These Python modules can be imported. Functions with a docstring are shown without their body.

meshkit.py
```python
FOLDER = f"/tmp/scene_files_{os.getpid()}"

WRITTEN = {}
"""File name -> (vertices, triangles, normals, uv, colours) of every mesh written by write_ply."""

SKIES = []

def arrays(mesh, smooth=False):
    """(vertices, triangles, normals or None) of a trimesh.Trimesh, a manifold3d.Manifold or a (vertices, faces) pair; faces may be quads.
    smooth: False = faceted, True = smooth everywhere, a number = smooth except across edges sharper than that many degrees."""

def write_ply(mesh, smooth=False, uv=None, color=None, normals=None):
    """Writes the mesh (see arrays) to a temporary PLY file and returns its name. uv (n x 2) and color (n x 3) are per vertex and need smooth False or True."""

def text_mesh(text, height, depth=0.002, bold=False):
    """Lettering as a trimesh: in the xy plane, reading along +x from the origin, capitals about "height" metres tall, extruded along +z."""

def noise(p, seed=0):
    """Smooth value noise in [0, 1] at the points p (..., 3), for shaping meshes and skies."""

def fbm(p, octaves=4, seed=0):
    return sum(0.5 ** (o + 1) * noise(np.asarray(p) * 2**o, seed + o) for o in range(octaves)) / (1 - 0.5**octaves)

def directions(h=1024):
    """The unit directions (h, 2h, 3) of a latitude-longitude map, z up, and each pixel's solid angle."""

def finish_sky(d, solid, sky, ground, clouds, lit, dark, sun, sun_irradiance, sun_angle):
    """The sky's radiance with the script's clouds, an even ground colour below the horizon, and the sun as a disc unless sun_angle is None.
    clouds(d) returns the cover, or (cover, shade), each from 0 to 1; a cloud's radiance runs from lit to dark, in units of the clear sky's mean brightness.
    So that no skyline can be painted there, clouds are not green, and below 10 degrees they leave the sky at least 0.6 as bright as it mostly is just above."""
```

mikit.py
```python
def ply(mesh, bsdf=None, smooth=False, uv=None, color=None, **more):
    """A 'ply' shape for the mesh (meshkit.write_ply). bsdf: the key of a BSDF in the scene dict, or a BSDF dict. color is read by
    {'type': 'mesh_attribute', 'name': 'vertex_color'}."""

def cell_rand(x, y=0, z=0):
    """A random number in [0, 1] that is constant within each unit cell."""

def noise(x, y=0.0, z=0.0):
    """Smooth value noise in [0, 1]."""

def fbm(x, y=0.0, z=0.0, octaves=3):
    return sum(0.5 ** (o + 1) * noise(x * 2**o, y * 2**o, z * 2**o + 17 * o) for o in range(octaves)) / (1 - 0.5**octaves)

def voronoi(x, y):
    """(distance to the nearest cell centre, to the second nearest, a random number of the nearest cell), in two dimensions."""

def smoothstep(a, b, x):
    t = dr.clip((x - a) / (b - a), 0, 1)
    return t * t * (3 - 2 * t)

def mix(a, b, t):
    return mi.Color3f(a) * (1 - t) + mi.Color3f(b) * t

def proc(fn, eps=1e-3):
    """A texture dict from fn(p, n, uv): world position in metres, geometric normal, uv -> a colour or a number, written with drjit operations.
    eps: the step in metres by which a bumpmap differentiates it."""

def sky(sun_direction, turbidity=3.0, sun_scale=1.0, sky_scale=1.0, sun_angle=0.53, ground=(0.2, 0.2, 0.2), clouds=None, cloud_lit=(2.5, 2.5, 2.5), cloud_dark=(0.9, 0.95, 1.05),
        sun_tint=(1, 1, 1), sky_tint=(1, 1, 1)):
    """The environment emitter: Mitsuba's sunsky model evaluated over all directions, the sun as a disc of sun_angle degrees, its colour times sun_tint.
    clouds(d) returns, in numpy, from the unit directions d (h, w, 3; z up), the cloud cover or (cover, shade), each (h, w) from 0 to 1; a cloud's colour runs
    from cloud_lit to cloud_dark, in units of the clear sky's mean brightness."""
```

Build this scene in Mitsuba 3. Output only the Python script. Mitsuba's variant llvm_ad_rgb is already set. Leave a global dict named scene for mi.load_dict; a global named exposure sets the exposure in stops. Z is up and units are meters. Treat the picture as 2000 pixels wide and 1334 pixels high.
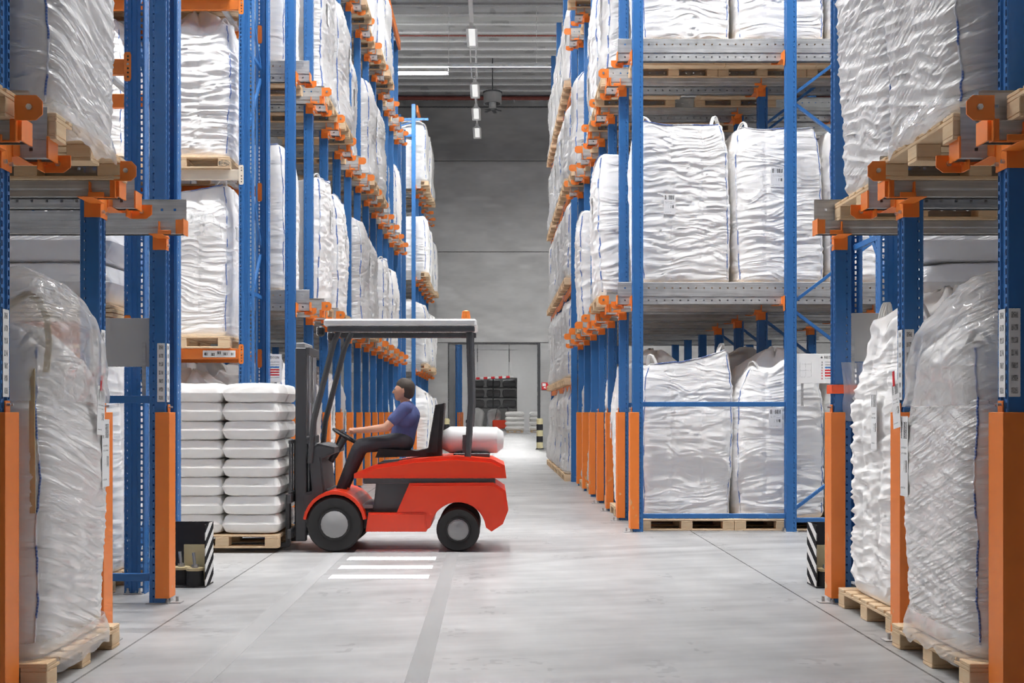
import math, random
import numpy as np, trimesh, drjit as dr, mitsuba as mi
import mikit, meshkit
from mikit import proc, noise, fbm, smoothstep, mix, ply
from shapely.geometry import Polygon
import manifold3d as m3

TF = mi.ScalarTransform4f
scene, labels = {}, {}
RNG = random.Random(7)

# ------------------------------------------------------------------ camera, light, exposure
exposure = 2.0
F = 2230.0
scene['camera'] = {
    'type': 'perspective', 'fov': math.degrees(2 * math.atan(1000 / F)), 'fov_axis': 'x',
    'principal_point_offset_x': 0.019, 'principal_point_offset_y': -0.1035,
    'near_clip': 0.05, 'far_clip': 400.0,
    'to_world': TF().look_at(origin=[0, 0, 1.5], target=[0, 10, 1.5], up=[0, 0, 1]),
}
LAMP = 62.0          # radiance of the lit tubes of the hall's luminaires
LAMP_AISLE = 26.0    # the dimmer row over the main aisle
UP = 0.8             # share of each lamp's radiance for the added upper emitter that brightens the roof
LAMP_BACK = 58.0     # the halls beyond the door

# ------------------------------------------------------------------ materials
def lin(r, g, b):
    f = lambda c: c / 12.92 if c <= 0.04045 else ((c + 0.055) / 1.055) ** 2.4
    return [f(r / 255), f(g / 255), f(b / 255)]

def rgb(c): return {'type': 'rgb', 'value': list(c)}

def two(b): return {'type': 'twosided', 'bsdf': b}

def princ(col, rough=0.5, metal=0.0, spec=0.5, **k):
    c = col if isinstance(col, dict) else rgb(col)
    return two({'type': 'principled', 'base_color': c, 'roughness': rough, 'metallic': metal, 'specular': spec, **k})

def mat(name, b): scene['mat_' + name] = b; return 'mat_' + name

def bumped(inner, fn, scale, eps=2e-3):
    return {'type': 'bumpmap', 'arbitrary': proc(fn, eps), 'scale': scale, 'bsdf': inner}

def f_floor(p, n, uv):
    a = fbm(p.x * 0.5, p.y * 0.16, 3.0, 4)
    b = fbm(p.x * 2.3 + 40, p.y * 2.0, 1.0, 4)
    sw = fbm(p.x * 1.3 + p.y * 0.5, p.y * 7.0 - p.x * 1.5, 5.0, 3)
    t = 0.41 + 0.19 * (a - 0.5) + 0.14 * (b - 0.5) + 0.10 * (sw - 0.5)
    j = dr.minimum(dr.abs(p.x + 2.33), dr.abs(p.x - 2.5))
    joint = 1 - smoothstep(0.004, 0.012, j)
    jy = dr.abs(p.y - 13.75)
    joint = dr.maximum(joint, 0.5 * (1 - smoothstep(0.004, 0.014, jy)))
    spot = smoothstep(0.74, 0.82, noise(p.x * 3.1, p.y * 2.2, 9.0)) * smoothstep(0.6, 0.8, noise(p.x * 21, p.y * 21, 2.0))
    # tyre arcs
    r = dr.sqrt(dr.square(p.x - 5.0) + dr.square(p.y - 4.0))
    tyre = smoothstep(0.62, 0.8, noise(r * 3.2, 1.5, 0.0)) * fbm(p.x, p.y, 7.0, 2) * 0.09
    t = t - 0.25 * joint - 0.06 * spot - tyre
    return mi.Color3f(t, t, t * 1.0)

def f_conc(p, n, uv):
    a = fbm(p.x * 0.35, p.z * 0.3, 1.0, 4)
    b = fbm(p.x * 1.5, p.z * 4.0, 4.0, 4)
    up = smoothstep(11.6, 12.0, p.z)  # shade below the roof, painted into the top panel's colour
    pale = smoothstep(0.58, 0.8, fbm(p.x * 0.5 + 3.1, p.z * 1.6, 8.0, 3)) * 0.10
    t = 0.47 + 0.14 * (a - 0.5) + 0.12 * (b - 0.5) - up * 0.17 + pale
    return mi.Color3f(t, t * 0.995, t * 0.985)

def f_wood(p, n, uv):
    g = fbm(p.x * 5, p.y * 5, p.z * 42, 3)
    k = noise(p.x * 1.7, p.y * 1.7, p.z * 9)
    return mix(mi.Color3f(0.66, 0.46, 0.28), mi.Color3f(0.78, 0.62, 0.43), g) * (0.80 + 0.32 * k)

def f_zinc(p, n, uv):
    a = fbm(p.x * 3, p.y * 9, p.z * 60, 3)
    b = noise(p.x * 14, p.y * 14, p.z * 14)
    t = 0.42 + 0.24 * (a - 0.5) + 0.10 * (b - 0.5)
    return mi.Color3f(t, t * 1.0, t * 0.99)

def f_orange(p, n, uv):
    w = smoothstep(0.70, 0.80, fbm(p.x * 14, p.y * 14, p.z * 8, 3)) * smoothstep(0.9, 0.15, p.z)
    return mix(mi.Color3f(*lin(230, 126, 50)), mi.Color3f(*lin(222, 170, 120)), w)

def f_blue(p, n, uv):
    w = smoothstep(0.72, 0.80, fbm(p.x * 18, p.y * 18, p.z * 9, 3)) * smoothstep(0.8, 0.1, p.z)
    return mix(mi.Color3f(*lin(46, 102, 162)), mi.Color3f(*lin(150, 180, 200)), w * 0.7)

def f_crease(p, n, uv):
    w = fbm(p.x * 2.0, p.y * 2.0, p.z * 2.0, 2) * 1.6
    a = fbm(p.x * 4.5, p.y * 4.5, p.z * 26 + w * 6, 3)
    b = 1 - dr.abs(2 * noise(p.x * 3.0 + 7, p.y * 3.0, p.z * 17 + w * 5) - 1)
    return a * 0.7 + b * b * 0.5

def f_film(p, n, uv):
    q = p.z + 0.35 * (p.y - p.x)
    a = 1 - dr.abs(2 * fbm(p.x * 2.2, p.y * 2.2, q * 20, 3) - 1)
    b = 1 - dr.abs(2 * noise(p.x * 7, p.y * 7, p.z * 11) - 1)
    return a * a * 0.9 + b * 0.25

def f_fabric_col(p, n, uv):
    t = 0.84 + 0.05 * (fbm(p.x * 2.5, p.y * 2.5, p.z * 2.5, 2) - 0.5)
    return mi.Color3f(t, t * 0.992, t * 0.975)

def f_film_col(p, n, uv):
    t = 0.72 + 0.12 * (fbm(p.x * 3.5, p.y * 3.5, p.z * 2.0, 3) - 0.5)
    return mi.Color3f(t, t * 0.99, t * 0.975)

def f_hood_col(p, n, uv):
    t = 0.62 + 0.20 * (fbm(p.x * 3.5, p.y * 3.5, p.z * 1.6, 3) - 0.5)
    return mi.Color3f(t, t * 0.99, t * 0.975)

def bars(u, k): return smoothstep(0.45, 0.5, mikit.cell_rand(u * k, 3.0, 1.0))

def f_label(p, n, uv):
    u, v = uv.x, uv.y
    ins = smoothstep(0.10, 0.12, u) * smoothstep(0.90, 0.88, u)
    bc = ins * dr.select((v > 0.72) & (v < 0.93), 1.0, 0.0) * bars(u, 34)
    bc2 = ins * dr.select((v > 0.30) & (v < 0.45), 1.0, 0.0) * bars(u, 22) * dr.select(u > 0.4, 1.0, 0.0)
    row = dr.select((v > 0.05) & (v < 0.66), 1.0, 0.0) * dr.select(dr.abs(v * 14 - dr.floor(v * 14) - 0.5) < 0.17, 1.0, 0.0)
    tx = ins * row * bars(u + dr.floor(v * 14) * 3.7, 19) * dr.select(mikit.cell_rand(dr.floor(v * 14), 2, 5) > 0.45, 0.6, 0.0)
    return mi.Color3f(0.84) * (1 - 0.78 * dr.clip(bc + bc2 + tx, 0, 1))

def f_strip(p, n, uv):   # location strips: alternating code blocks along v
    u, v = uv.x, uv.y
    c = v * 7
    inb = dr.select((dr.abs(c - dr.floor(c) - 0.5) < 0.24) & (dr.abs(u - 0.5) < 0.30), 1.0, 0.0)
    k = inb * (0.35 + 0.65 * mikit.cell_rand(u * 9, v * 60, 2.0))
    return mi.Color3f(0.80) * (1 - 0.75 * k)

def f_stripes(p, n, uv):
    c = (uv.y * 4.0 - uv.x * 1.1)
    s = smoothstep(0.46, 0.5, c - dr.floor(c)) * smoothstep(1.0, 0.96, c - dr.floor(c))
    return mix(mi.Color3f(0.75, 0.74, 0.72), mi.Color3f(0.03, 0.03, 0.032), s)

def f_ceil(p, n, uv):
    a = fbm(p.x * 0.4, p.y * 2.0, 2.0, 3)
    s = smoothstep(0.80, 0.86, noise(p.x * 2.2, p.y * 2.2, 3.0)) * 0.10
    t = 0.40 + 0.08 * (a - 0.5) - s
    return mi.Color3f(t, t, t)

FLOOR = mat('floor', two({'type': 'roughplastic', 'diffuse_reflectance': proc(f_floor), 'alpha': 0.22, 'int_ior': 1.35, 'nonlinear': False}))
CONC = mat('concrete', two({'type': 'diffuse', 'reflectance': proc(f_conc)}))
CEIL = mat('ceiling', two({'type': 'diffuse', 'reflectance': proc(f_ceil)}))
RIB = mat('ceiling_rib', two({'type': 'diffuse', 'reflectance': rgb([0.62] * 3)}))
PLAIN = mat('plain_wall', two({'type': 'diffuse', 'reflectance': rgb([0.62, 0.62, 0.62])}))
WALLW = mat('white_wall', two({'type': 'diffuse', 'reflectance': rgb([0.70, 0.70, 0.70])}))
WOOD = mat('wood', two({'type': 'diffuse', 'reflectance': proc(f_wood)}))
PALEWOOD = mat('pale_wood', princ(lin(232, 220, 200), 0.5))
ZINC = mat('zinc', princ(proc(f_zinc), 0.45, 0.25))
BLUE = mat('blue', princ(proc(f_blue), 0.38))
ORANGE = mat('orange', princ(proc(f_orange), 0.42))
BOLT = mat('bolt', princ([0.55, 0.56, 0.58], 0.3, 0.9))
FABRIC = mat('fabric', bumped(princ(proc(f_fabric_col), 0.75, sheen=0.2), f_crease, 0.016))
WRAP = mat('wrapped', bumped(princ(proc(f_film_col), 0.22, spec=0.6), f_film, 0.012))
HOODM = mat('hooded', bumped(princ(proc(f_hood_col), 0.24, spec=0.6), f_film, 0.014))
FILM = mat('film', {'type': 'blendbsdf', 'weight': 0.30, 'a': {'type': 'thindielectric', 'int_ior': 1.3},
                    'b': bumped(princ([0.82, 0.82, 0.81], 0.16, spec=0.7), f_film, 0.014)})
def f_seam(p, n, uv):
    k = smoothstep(0.42, 0.5, noise(p.x * 5, p.y * 5, p.z * 7)) * (0.75 + 0.25 * smoothstep(0.3, 0.6, p.z * 55 - dr.floor(p.z * 55)))
    return mix(mi.Color3f(0.74, 0.76, 0.80), mi.Color3f(*lin(74, 104, 172)), k)
SEAM = mat('seam', princ(proc(f_seam), 0.7))
STRAPW = mat('strap_white', princ([0.80, 0.79, 0.76], 0.7))
STRAPT = mat('strap_tan', princ(lin(196, 178, 138), 0.7))
LABEL = mat('label', two({'type': 'diffuse', 'reflectance': proc(f_label)}))
STRIP = mat('strip', two({'type': 'diffuse', 'reflectance': proc(f_strip)}))
PAPER = mat('paper', princ([0.84, 0.84, 0.83], 0.6))
GREYP = mat('grey_panel', princ([0.46, 0.46, 0.45], 0.5))
BLACK = mat('black', princ([0.018, 0.018, 0.02], 0.5))
RUBBER = mat('rubber', princ([0.03, 0.03, 0.03], 0.8))
DARK = mat('dark_grey', princ([0.06, 0.062, 0.066], 0.45))
MIDGREY = mat('mid_grey', princ([0.30, 0.30, 0.30], 0.45))
STRIPES = mat('stripes', two({'type': 'diffuse', 'reflectance': proc(f_stripes)}))
RED = mat('red', princ(lin(226, 62, 28), 0.3, clearcoat=0.4))
SIGNRED = mat('sign_red', princ(lin(205, 40, 48), 0.5))
SIGNBLUE = mat('sign_blue', princ(lin(50, 110, 180), 0.5))
ORTAPE = mat('orange_tape', princ(lin(240, 90, 40), 0.4))
WHITE = mat('white_paint', princ([0.86, 0.86, 0.86], 0.5))
FADED = mat('faded_line', princ([0.25] * 3, 0.5))
FADED2 = mat('faded_line_pale', princ([0.33] * 3, 0.5))
LINEW = mat('floor_paint', princ([0.95, 0.95, 0.95], 0.6))
STEELW = mat('white_steel', princ([0.70, 0.70, 0.69], 0.4))
PIPE = mat('pipe', princ(lin(110, 48, 40), 0.5))
SACK = mat('sack', bumped(princ([0.80, 0.79, 0.765], 0.45), f_crease, 0.008))
BALE = mat('grey_bale', bumped(princ([0.20, 0.20, 0.205], 0.35), f_film, 0.02))
TARP = mat('blue_tarp', princ(lin(54, 100, 190), 0.4))
SKIN = mat('skin', princ(lin(214, 160, 132), 0.5))
SHIRT = mat('shirt', princ(lin(82, 92, 140), 0.8))
TROUSER = mat('trousers', princ([0.05, 0.052, 0.06], 0.8))
HAIR = mat('hair', princ([0.06, 0.045, 0.035], 0.7))
YELLOW = mat('pale_yellow', princ(lin(225, 214, 170), 0.5))

# ------------------------------------------------------------------ helpers
USED = {}
def numbered(name):
    k = USED.get(name, -1) + 1
    USED[name] = k
    return name if k == 0 else f'{name}_{k:03d}'

def mark(key, label=None, cat=None, group=None, kind=None):
    d = labels.setdefault(key, {})
    for a, b in (('label', label), ('category', cat), ('group', group), ('kind', kind)):
        if b: d[a] = b
    return key

def at(x=0, y=0, z=0, rz=0, rx=0, ry=0, s=None):
    t = TF().translate([x, y, z])
    if rz: t = t @ TF().rotate([0, 0, 1], rz)
    if ry: t = t @ TF().rotate([0, 1, 0], ry)
    if rx: t = t @ TF().rotate([1, 0, 0], rx)
    if s is not None: t = t @ TF().scale(s)
    return t

def thing(name, label, cat, group=None):
    return mark(numbered(name), label, cat, group)

def part(parent, name, shape, T=None, label=None):
    k = numbered(f'{parent}__{name}')
    scene[k] = {**shape, 'to_world': T} if T is not None else dict(shape)
    if label: labels[k] = {'label': label}
    return k

def group(gid, children):
    scene[gid] = {'type': 'shapegroup', **children}
    return gid

def inst(key, gid, T):
    scene[key] = {'type': 'instance', 'to_world': T, 'g': {'type': 'ref', 'id': gid}}
    return key

def instpart(parent, name, gid, T, label=None):
    k = inst(numbered(f'{parent}__{name}'), gid, T)
    if label: labels[k] = {'label': label}
    return k

def struct(name, shape, T=None, label=None):
    k = numbered(name)
    if shape is not None:
        scene[k] = {**shape, 'to_world': T} if T is not None else dict(shape)
    mark(k, label, None, None, 'structure')
    return k

class M:
    def __init__(s): s.v, s.f, s.n = [], [], 0
    def add(s, v, f):
        v = np.asarray(v, float); f = np.asarray(f, int)
        if f.shape[1] == 4: f = np.vstack([f[:, [0, 1, 2]], f[:, [0, 2, 3]]])
        s.v.append(v); s.f.append(f + s.n); s.n += len(v); return s
    def tm(s, t): return s.add(t.vertices, t.faces)
    def box(s, a, b):
        (x0, y0, z0), (x1, y1, z1) = a, b
        v = [(x, y, z) for x in (x0, x1) for y in (y0, y1) for z in (z0, z1)]
        return s.add(v, [(0, 1, 3, 2), (4, 6, 7, 5), (0, 4, 5, 1), (2, 3, 7, 6), (0, 2, 6, 4), (1, 5, 7, 3)])
    def quad(s, a, b, c, d): return s.add([a, b, c, d], [(0, 1, 2, 3)])
    def cbox(s, a, b, c=0.004):
        """chamfered box"""
        a, b = np.minimum(a, b).astype(float), np.maximum(a, b).astype(float)
        c = min(c, *(0.45 * (b - a)))
        pts = []
        for sx in (0, 1):
            for sy in (0, 1):
                for sz in (0, 1):
                    p = np.array([(a, b)[sx][0], (a, b)[sy][1], (a, b)[sz][2]])
                    d = np.array([1 - 2 * sx, 1 - 2 * sy, 1 - 2 * sz]) * c
                    for k in range(3):
                        q = p + d; q[k] = p[k]; pts.append(q)
        h = trimesh.convex.convex_hull(np.array(pts))
        return s.tm(h)
    def bar(s, p, q, w, h, up=(0, 0, 1)):
        p, q = np.array(p, float), np.array(q, float)
        d = q - p; L = np.linalg.norm(d); d /= L
        a = np.cross(d, up); 
        if np.linalg.norm(a) < 1e-6: a = np.cross(d, (1, 0, 0))
        a /= np.linalg.norm(a); b = np.cross(a, d)
        v = [p + d * t + a * i + b * j for t in (0, L) for i in (-w / 2, w / 2) for j in (-h / 2, h / 2)]
        return s.add(v, [(0, 1, 3, 2), (4, 6, 7, 5), (0, 4, 5, 1), (2, 3, 7, 6), (0, 2, 6, 4), (1, 5, 7, 3)])
    def tube(s, pts, r, n=8, caps=True):
        p = np.array(pts, float); t = np.gradient(p, axis=0); t /= np.linalg.norm(t, axis=1, keepdims=True) + 1e-12
        ref = np.array([0, 0, 1.0]) if abs(t[0][2]) < 0.9 else np.array([1.0, 0, 0])
        a = np.cross(t, ref); a /= np.linalg.norm(a, axis=1, keepdims=True) + 1e-12
        b = np.cross(t, a); r = np.broadcast_to(r, (len(p),))
        ang = np.arange(n) * 2 * np.pi / n
        v = p[:, None] + r[:, None, None] * (np.cos(ang)[None, :, None] * a[:, None] + np.sin(ang)[None, :, None] * b[:, None])
        i, j = np.meshgrid(np.arange(len(p) - 1), np.arange(n), indexing='ij')
        q = np.stack([i * n + j, i * n + (j + 1) % n, (i + 1) * n + (j + 1) % n, (i + 1) * n + j], -1).reshape(-1, 4)
        s.add(v.reshape(-1, 3), q)
        if caps:
            for e in (0, len(p) - 1):
                ring = v[e]; s.add(np.vstack([ring, p[e]]), [(k, (k + 1) % n, n) for k in range(n)])
        return s
    def cyl(s, p, q, r, n=16): return s.tube([p, q], r, n)
    def lathe(s, prof, n=24, axis='z', c=(0, 0, 0)):
        t = trimesh.creation.revolve(np.array(prof, float), sections=n)
        v = np.array(t.vertices)
        if axis == 'y': v = v[:, [0, 2, 1]]
        if axis == 'x': v = v[:, [2, 0, 1]]
        return s.add(v + np.array(c), t.faces)
    def prism(s, poly, d0, d1, plane='xz', chamfer=0.0):
        """polygon extruded; plane 'xz' extrudes along y, 'yz' along x, 'xy' along z."""
        P = Polygon(poly)
        t = trimesh.creation.extrude_polygon(P, d1 - d0, engine='earcut')
        v = np.array(t.vertices); v[:, 2] += d0
        v = {'xz': v[:, [0, 2, 1]], 'yz': v[:, [2, 0, 1]], 'xy': v}[plane]
        return s.add(v, t.faces)
    def mesh(s): return trimesh.Trimesh(np.vstack(s.v), np.vstack(s.f), process=False)
    def ply(s, m, smooth=False): return ply(s.mesh(), m, smooth)

def fixed(t):
    t = t.copy(); t.merge_vertices(); trimesh.repair.fix_normals(t); return t

def slab_uv(w, h, t=0.002):
    """label standing in xz, facing -y, with uv on its face"""
    v = np.array([(x, y, z) for y in (-t, 0) for z in (0, h) for x in (-w / 2, w / 2)])
    f = [(0, 1, 3), (0, 3, 2), (4, 7, 5), (4, 6, 7), (0, 4, 5), (0, 5, 1), (2, 3, 7), (2, 7, 6), (0, 2, 6), (0, 6, 4), (1, 5, 7), (1, 7, 3)]
    uv = np.stack([(v[:, 0] + w / 2) / w, v[:, 2] / h], 1)
    return trimesh.Trimesh(v, f, process=False), uv

def slab(w, h, m, t=0.002):
    t_, uv = slab_uv(w, h, t)
    return ply(t_, m, False, uv=uv)

# ------------------------------------------------------------------ the hall
H_WALL, H_CEIL = 47.0, 14.5
struct('floor', M().box((-16, -14, -0.3), (16, 130, 0)).ply(FLOOR), label='pale grey worn concrete warehouse floor')
DX0, DX1, DZ = -1.83, 1.96, 4.32
wb = struct('wall_back', None, label='grey concrete panel wall at the end of the aisle')
g = 0.012
rows = [0.0, 4.36, 8.1, 11.84, 14.5]
for i in range(4):
    z0, z1 = rows[i] + (g if i else 0), rows[i + 1] - g
    if i == 0:
        spans = [(-16, DX0), (DX1, 16)]
    else:
        spans = [(-16, -8.2), (-8.176, 8.176), (8.2, 16)]
    for x0, x1 in spans:
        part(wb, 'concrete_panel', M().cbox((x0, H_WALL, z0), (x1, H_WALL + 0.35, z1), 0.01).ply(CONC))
part(wb, 'joint_backing', M().box((-16, H_WALL + 0.06, 4.30), (16, H_WALL + 0.3, 14.5)).ply(MIDGREY))
d1 = struct('door_1', None, label='open high doorway in the concrete wall')
part(d1, 'jamb', M().box((DX0 - 0.0, H_WALL - 0.02, 0), (DX0 + 0.03, H_WALL + 0.37, DZ)).ply(DARK))
part(d1, 'jamb', M().box((DX1 - 0.10, H_WALL - 0.05, 0), (DX1 + 0.0, H_WALL + 0.37, DZ)).ply(DARK))
part(d1, 'lintel', M().box((DX0, H_WALL - 0.02, DZ), (DX1, H_WALL + 0.37, DZ + 0.04)).ply(DARK))
struct('wall_left', M().box((-16.3, -14, 0), (-16, 47, 14.5)).ply(PLAIN), label='left side wall of the hall')
struct('wall_right', M().box((16, -14, 0), (16.3, 47, 14.5)).ply(PLAIN), label='right side wall of the hall')
struct('wall_front', M().box((-16, -14.3, 0), (16, -14, 14.5)).ply(MIDGREY), label='wall behind the photographer')
ce = struct('ceiling', M().box((-16, -14, H_CEIL + 0.1), (16, 47.3, H_CEIL + 0.3)).ply(PLAIN), label='grey ribbed roof deck')
pan = M().add([(-16, 0.0, 0.0), (16, 0, 0), (16, 0.88, 0.07), (-16, 0.88, 0.07)], [(0, 1, 2, 3)])
pan.box((-16, 0.0, -0.0), (16, 0.02, 0.1))
rib = M().cbox((-16, 0.0, -0.045), (16, 0.05, 0.02), 0.008).ply(RIB)
pan = pan.ply(CEIL)
for i in range(20):
    k = part(ce, 'roof_panel', pan, at(0, 29.4 + 0.88 * i, H_CEIL))
    scene[k + '__edge_rib'] = {**rib, 'to_world': at(0, 29.4 + 0.88 * i, H_CEIL)}

# halls behind the door
struct('wall_left_2', M().box((-3.5, 47.4, 0), (-2.45, 92, 9)).ply(DARK), label='dark left side of the hall beyond the doorway')  # dark slab standing in for the dark rack interior
struct('wall_right_2', M().box((9, 47.4, 0), (9.2, 92, 9)).ply(WALLW), label='white right wall of the hall beyond the doorway')
struct('ceiling_2', M().box((-3.5, 47.4, 9), (9.2, 92.3, 9.2)).ply(WALLW), label='white ceiling of the hall beyond the doorway')
w2 = struct('wall_back_2', None, label='white wall of the next hall with a second doorway')
for a, b in (((-3.5, 92, 0), (-1.74, 92.3, 9)), ((1.98, 92, 0), (9, 92.3, 9)), ((-1.74, 92, 4.27), (1.98, 92.3, 6.5)), ((-1.74, 92, 6.52), (1.98, 92.3, 9))):
    part(w2, 'wall_panel', M().box(a, b).ply(WALLW))
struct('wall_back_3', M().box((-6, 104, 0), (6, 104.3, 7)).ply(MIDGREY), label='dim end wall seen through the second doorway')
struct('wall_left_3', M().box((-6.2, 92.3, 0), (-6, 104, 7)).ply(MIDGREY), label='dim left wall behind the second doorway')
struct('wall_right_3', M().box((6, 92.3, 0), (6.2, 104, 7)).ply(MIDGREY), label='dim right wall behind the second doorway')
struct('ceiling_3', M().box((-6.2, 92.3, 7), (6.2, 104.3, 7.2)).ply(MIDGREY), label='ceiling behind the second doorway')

# ------------------------------------------------------------------ luminaires (room light)
def area(v): return {'type': 'area', 'radiance': rgb([v * 1.0, v * 0.995, v * 0.98])}
LH = 12.5
def luminaire(x, y, z, along, power, label, grp=None, L=1.7):
    k = thing('linear_luminaire', label, 'lamp', grp)
    T = at(x, y, z, 0 if along == 'y' else 90)
    if y > 50:
        for e in (-0.6, 0.6): part(k, 'hanger', M().cyl((0, e, 0.1), (0, e, (9.01 if y < 92 else 7.01) - z), 0.012, 6).ply(STEELW), T)
    part(k, 'housing', M().cbox((-0.06, -L / 2, 0.02), (0.06, L / 2, 0.12), 0.01).ply(STEELW), T)
    m = M()
    for s in (-1, 1):
        m.add([(s * 0.05, -L / 2, 0.03), (s * 0.165, -L / 2, -0.05), (s * 0.165, L / 2, -0.05), (s * 0.05, L / 2, 0.03)], [(0, 1, 2, 3)])
        m.add([(s * 0.05, -L / 2, 0.04), (s * 0.165, -L / 2, -0.04), (s * 0.165, L / 2, -0.04), (s * 0.05, L / 2, 0.04)], [(0, 1, 2, 3)])
        m.add([(s * 0.165, -L / 2, -0.05), (s * 0.165, -L / 2, -0.04), (s * 0.165, L / 2, -0.04), (s * 0.165, L / 2, -0.05)], [(0, 1, 2, 3)])
    for e in (-1, 1):
        m.prism([(-0.05, 0.03), (0.05, 0.03), (0.165, -0.05), (-0.165, -0.05)], e * L / 2 - 0.004, e * L / 2 + 0.004)
    part(k, 'reflector', m.ply(STEELW), T)
    t = M().quad((-0.10, -L / 2 + 0.02, 0.0), (-0.10, L / 2 - 0.02, 0.0), (0.10, L / 2 - 0.02, 0.0), (0.10, -L / 2 + 0.02, 0.0))
    part(k, 'tube', {**t.ply(STEELW), 'emitter': area(power)}, T)
    t = M().quad((-0.05, -L / 2 + 0.02, 0.125), (0.05, -L / 2 + 0.02, 0.125), (0.05, L / 2 - 0.02, 0.125), (-0.05, L / 2 - 0.02, 0.125))
    part(k, 'tube', {**t.ply(STEELW), 'emitter': area(power * UP)}, T)  # upward emitter added on top of the lamp to brighten the ceiling
    return k
for i, (y, lab) in enumerate(((33.45, 'nearest of the luminaires hanging in line over the aisle'), (39.0, 'second luminaire of the line over the aisle, just past the cross lamp'),
                              (42.0, 'third luminaire of the line over the aisle'), (44.85, 'farthest luminaire of the line, before the concrete wall'))):
    luminaire(-0.6, y, LH, 'y', LAMP_AISLE * 0.006, lab)
k = thing('lamp_trunking', 'white trunking strip running along the aisle under the roof', 'cable trunking')
part(k, 'trunking', M().cbox((-0.66, 10, LH + 0.12), (-0.54, 32.6, LH + 0.2), 0.01).ply(STEELW))
part(k, 'trunking', M().cbox((-0.63, 38, LH + 0.12), (-0.57, 45.7, LH + 0.2), 0.01).ply(STEELW))
for x in (-0.69, -0.51):
    part(k, 'wire', M().cyl((x, 34.2, LH + 0.14), (x, 38.1, LH + 0.14), 0.02, 6).ply(STEELW))
for y in (14, 20, 26, 32, 40, 45):
    part(k, 'hanger', M().cyl((-0.6, y, LH + 0.18), (-0.6, y, H_CEIL + 0.1), 0.01, 5).ply(STEELW))
k = thing('cross_trunking', 'long white lamp trunking crossing the aisle below the roof', 'cable trunking')
part(k, 'trunking', M().cbox((-6, 36.4, LH + 0.02), (6, 36.5, LH + 0.12), 0.01).ply(WHITE))
part(k, 'tube', {**M().quad((-1.35, 36.41, LH + 0.015), (-1.35, 36.49, LH + 0.015), (2.6, 36.49, LH + 0.015), (2.6, 36.41, LH + 0.015)).ply(STEELW), 'emitter': area(LAMP * 0.6)})
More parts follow.
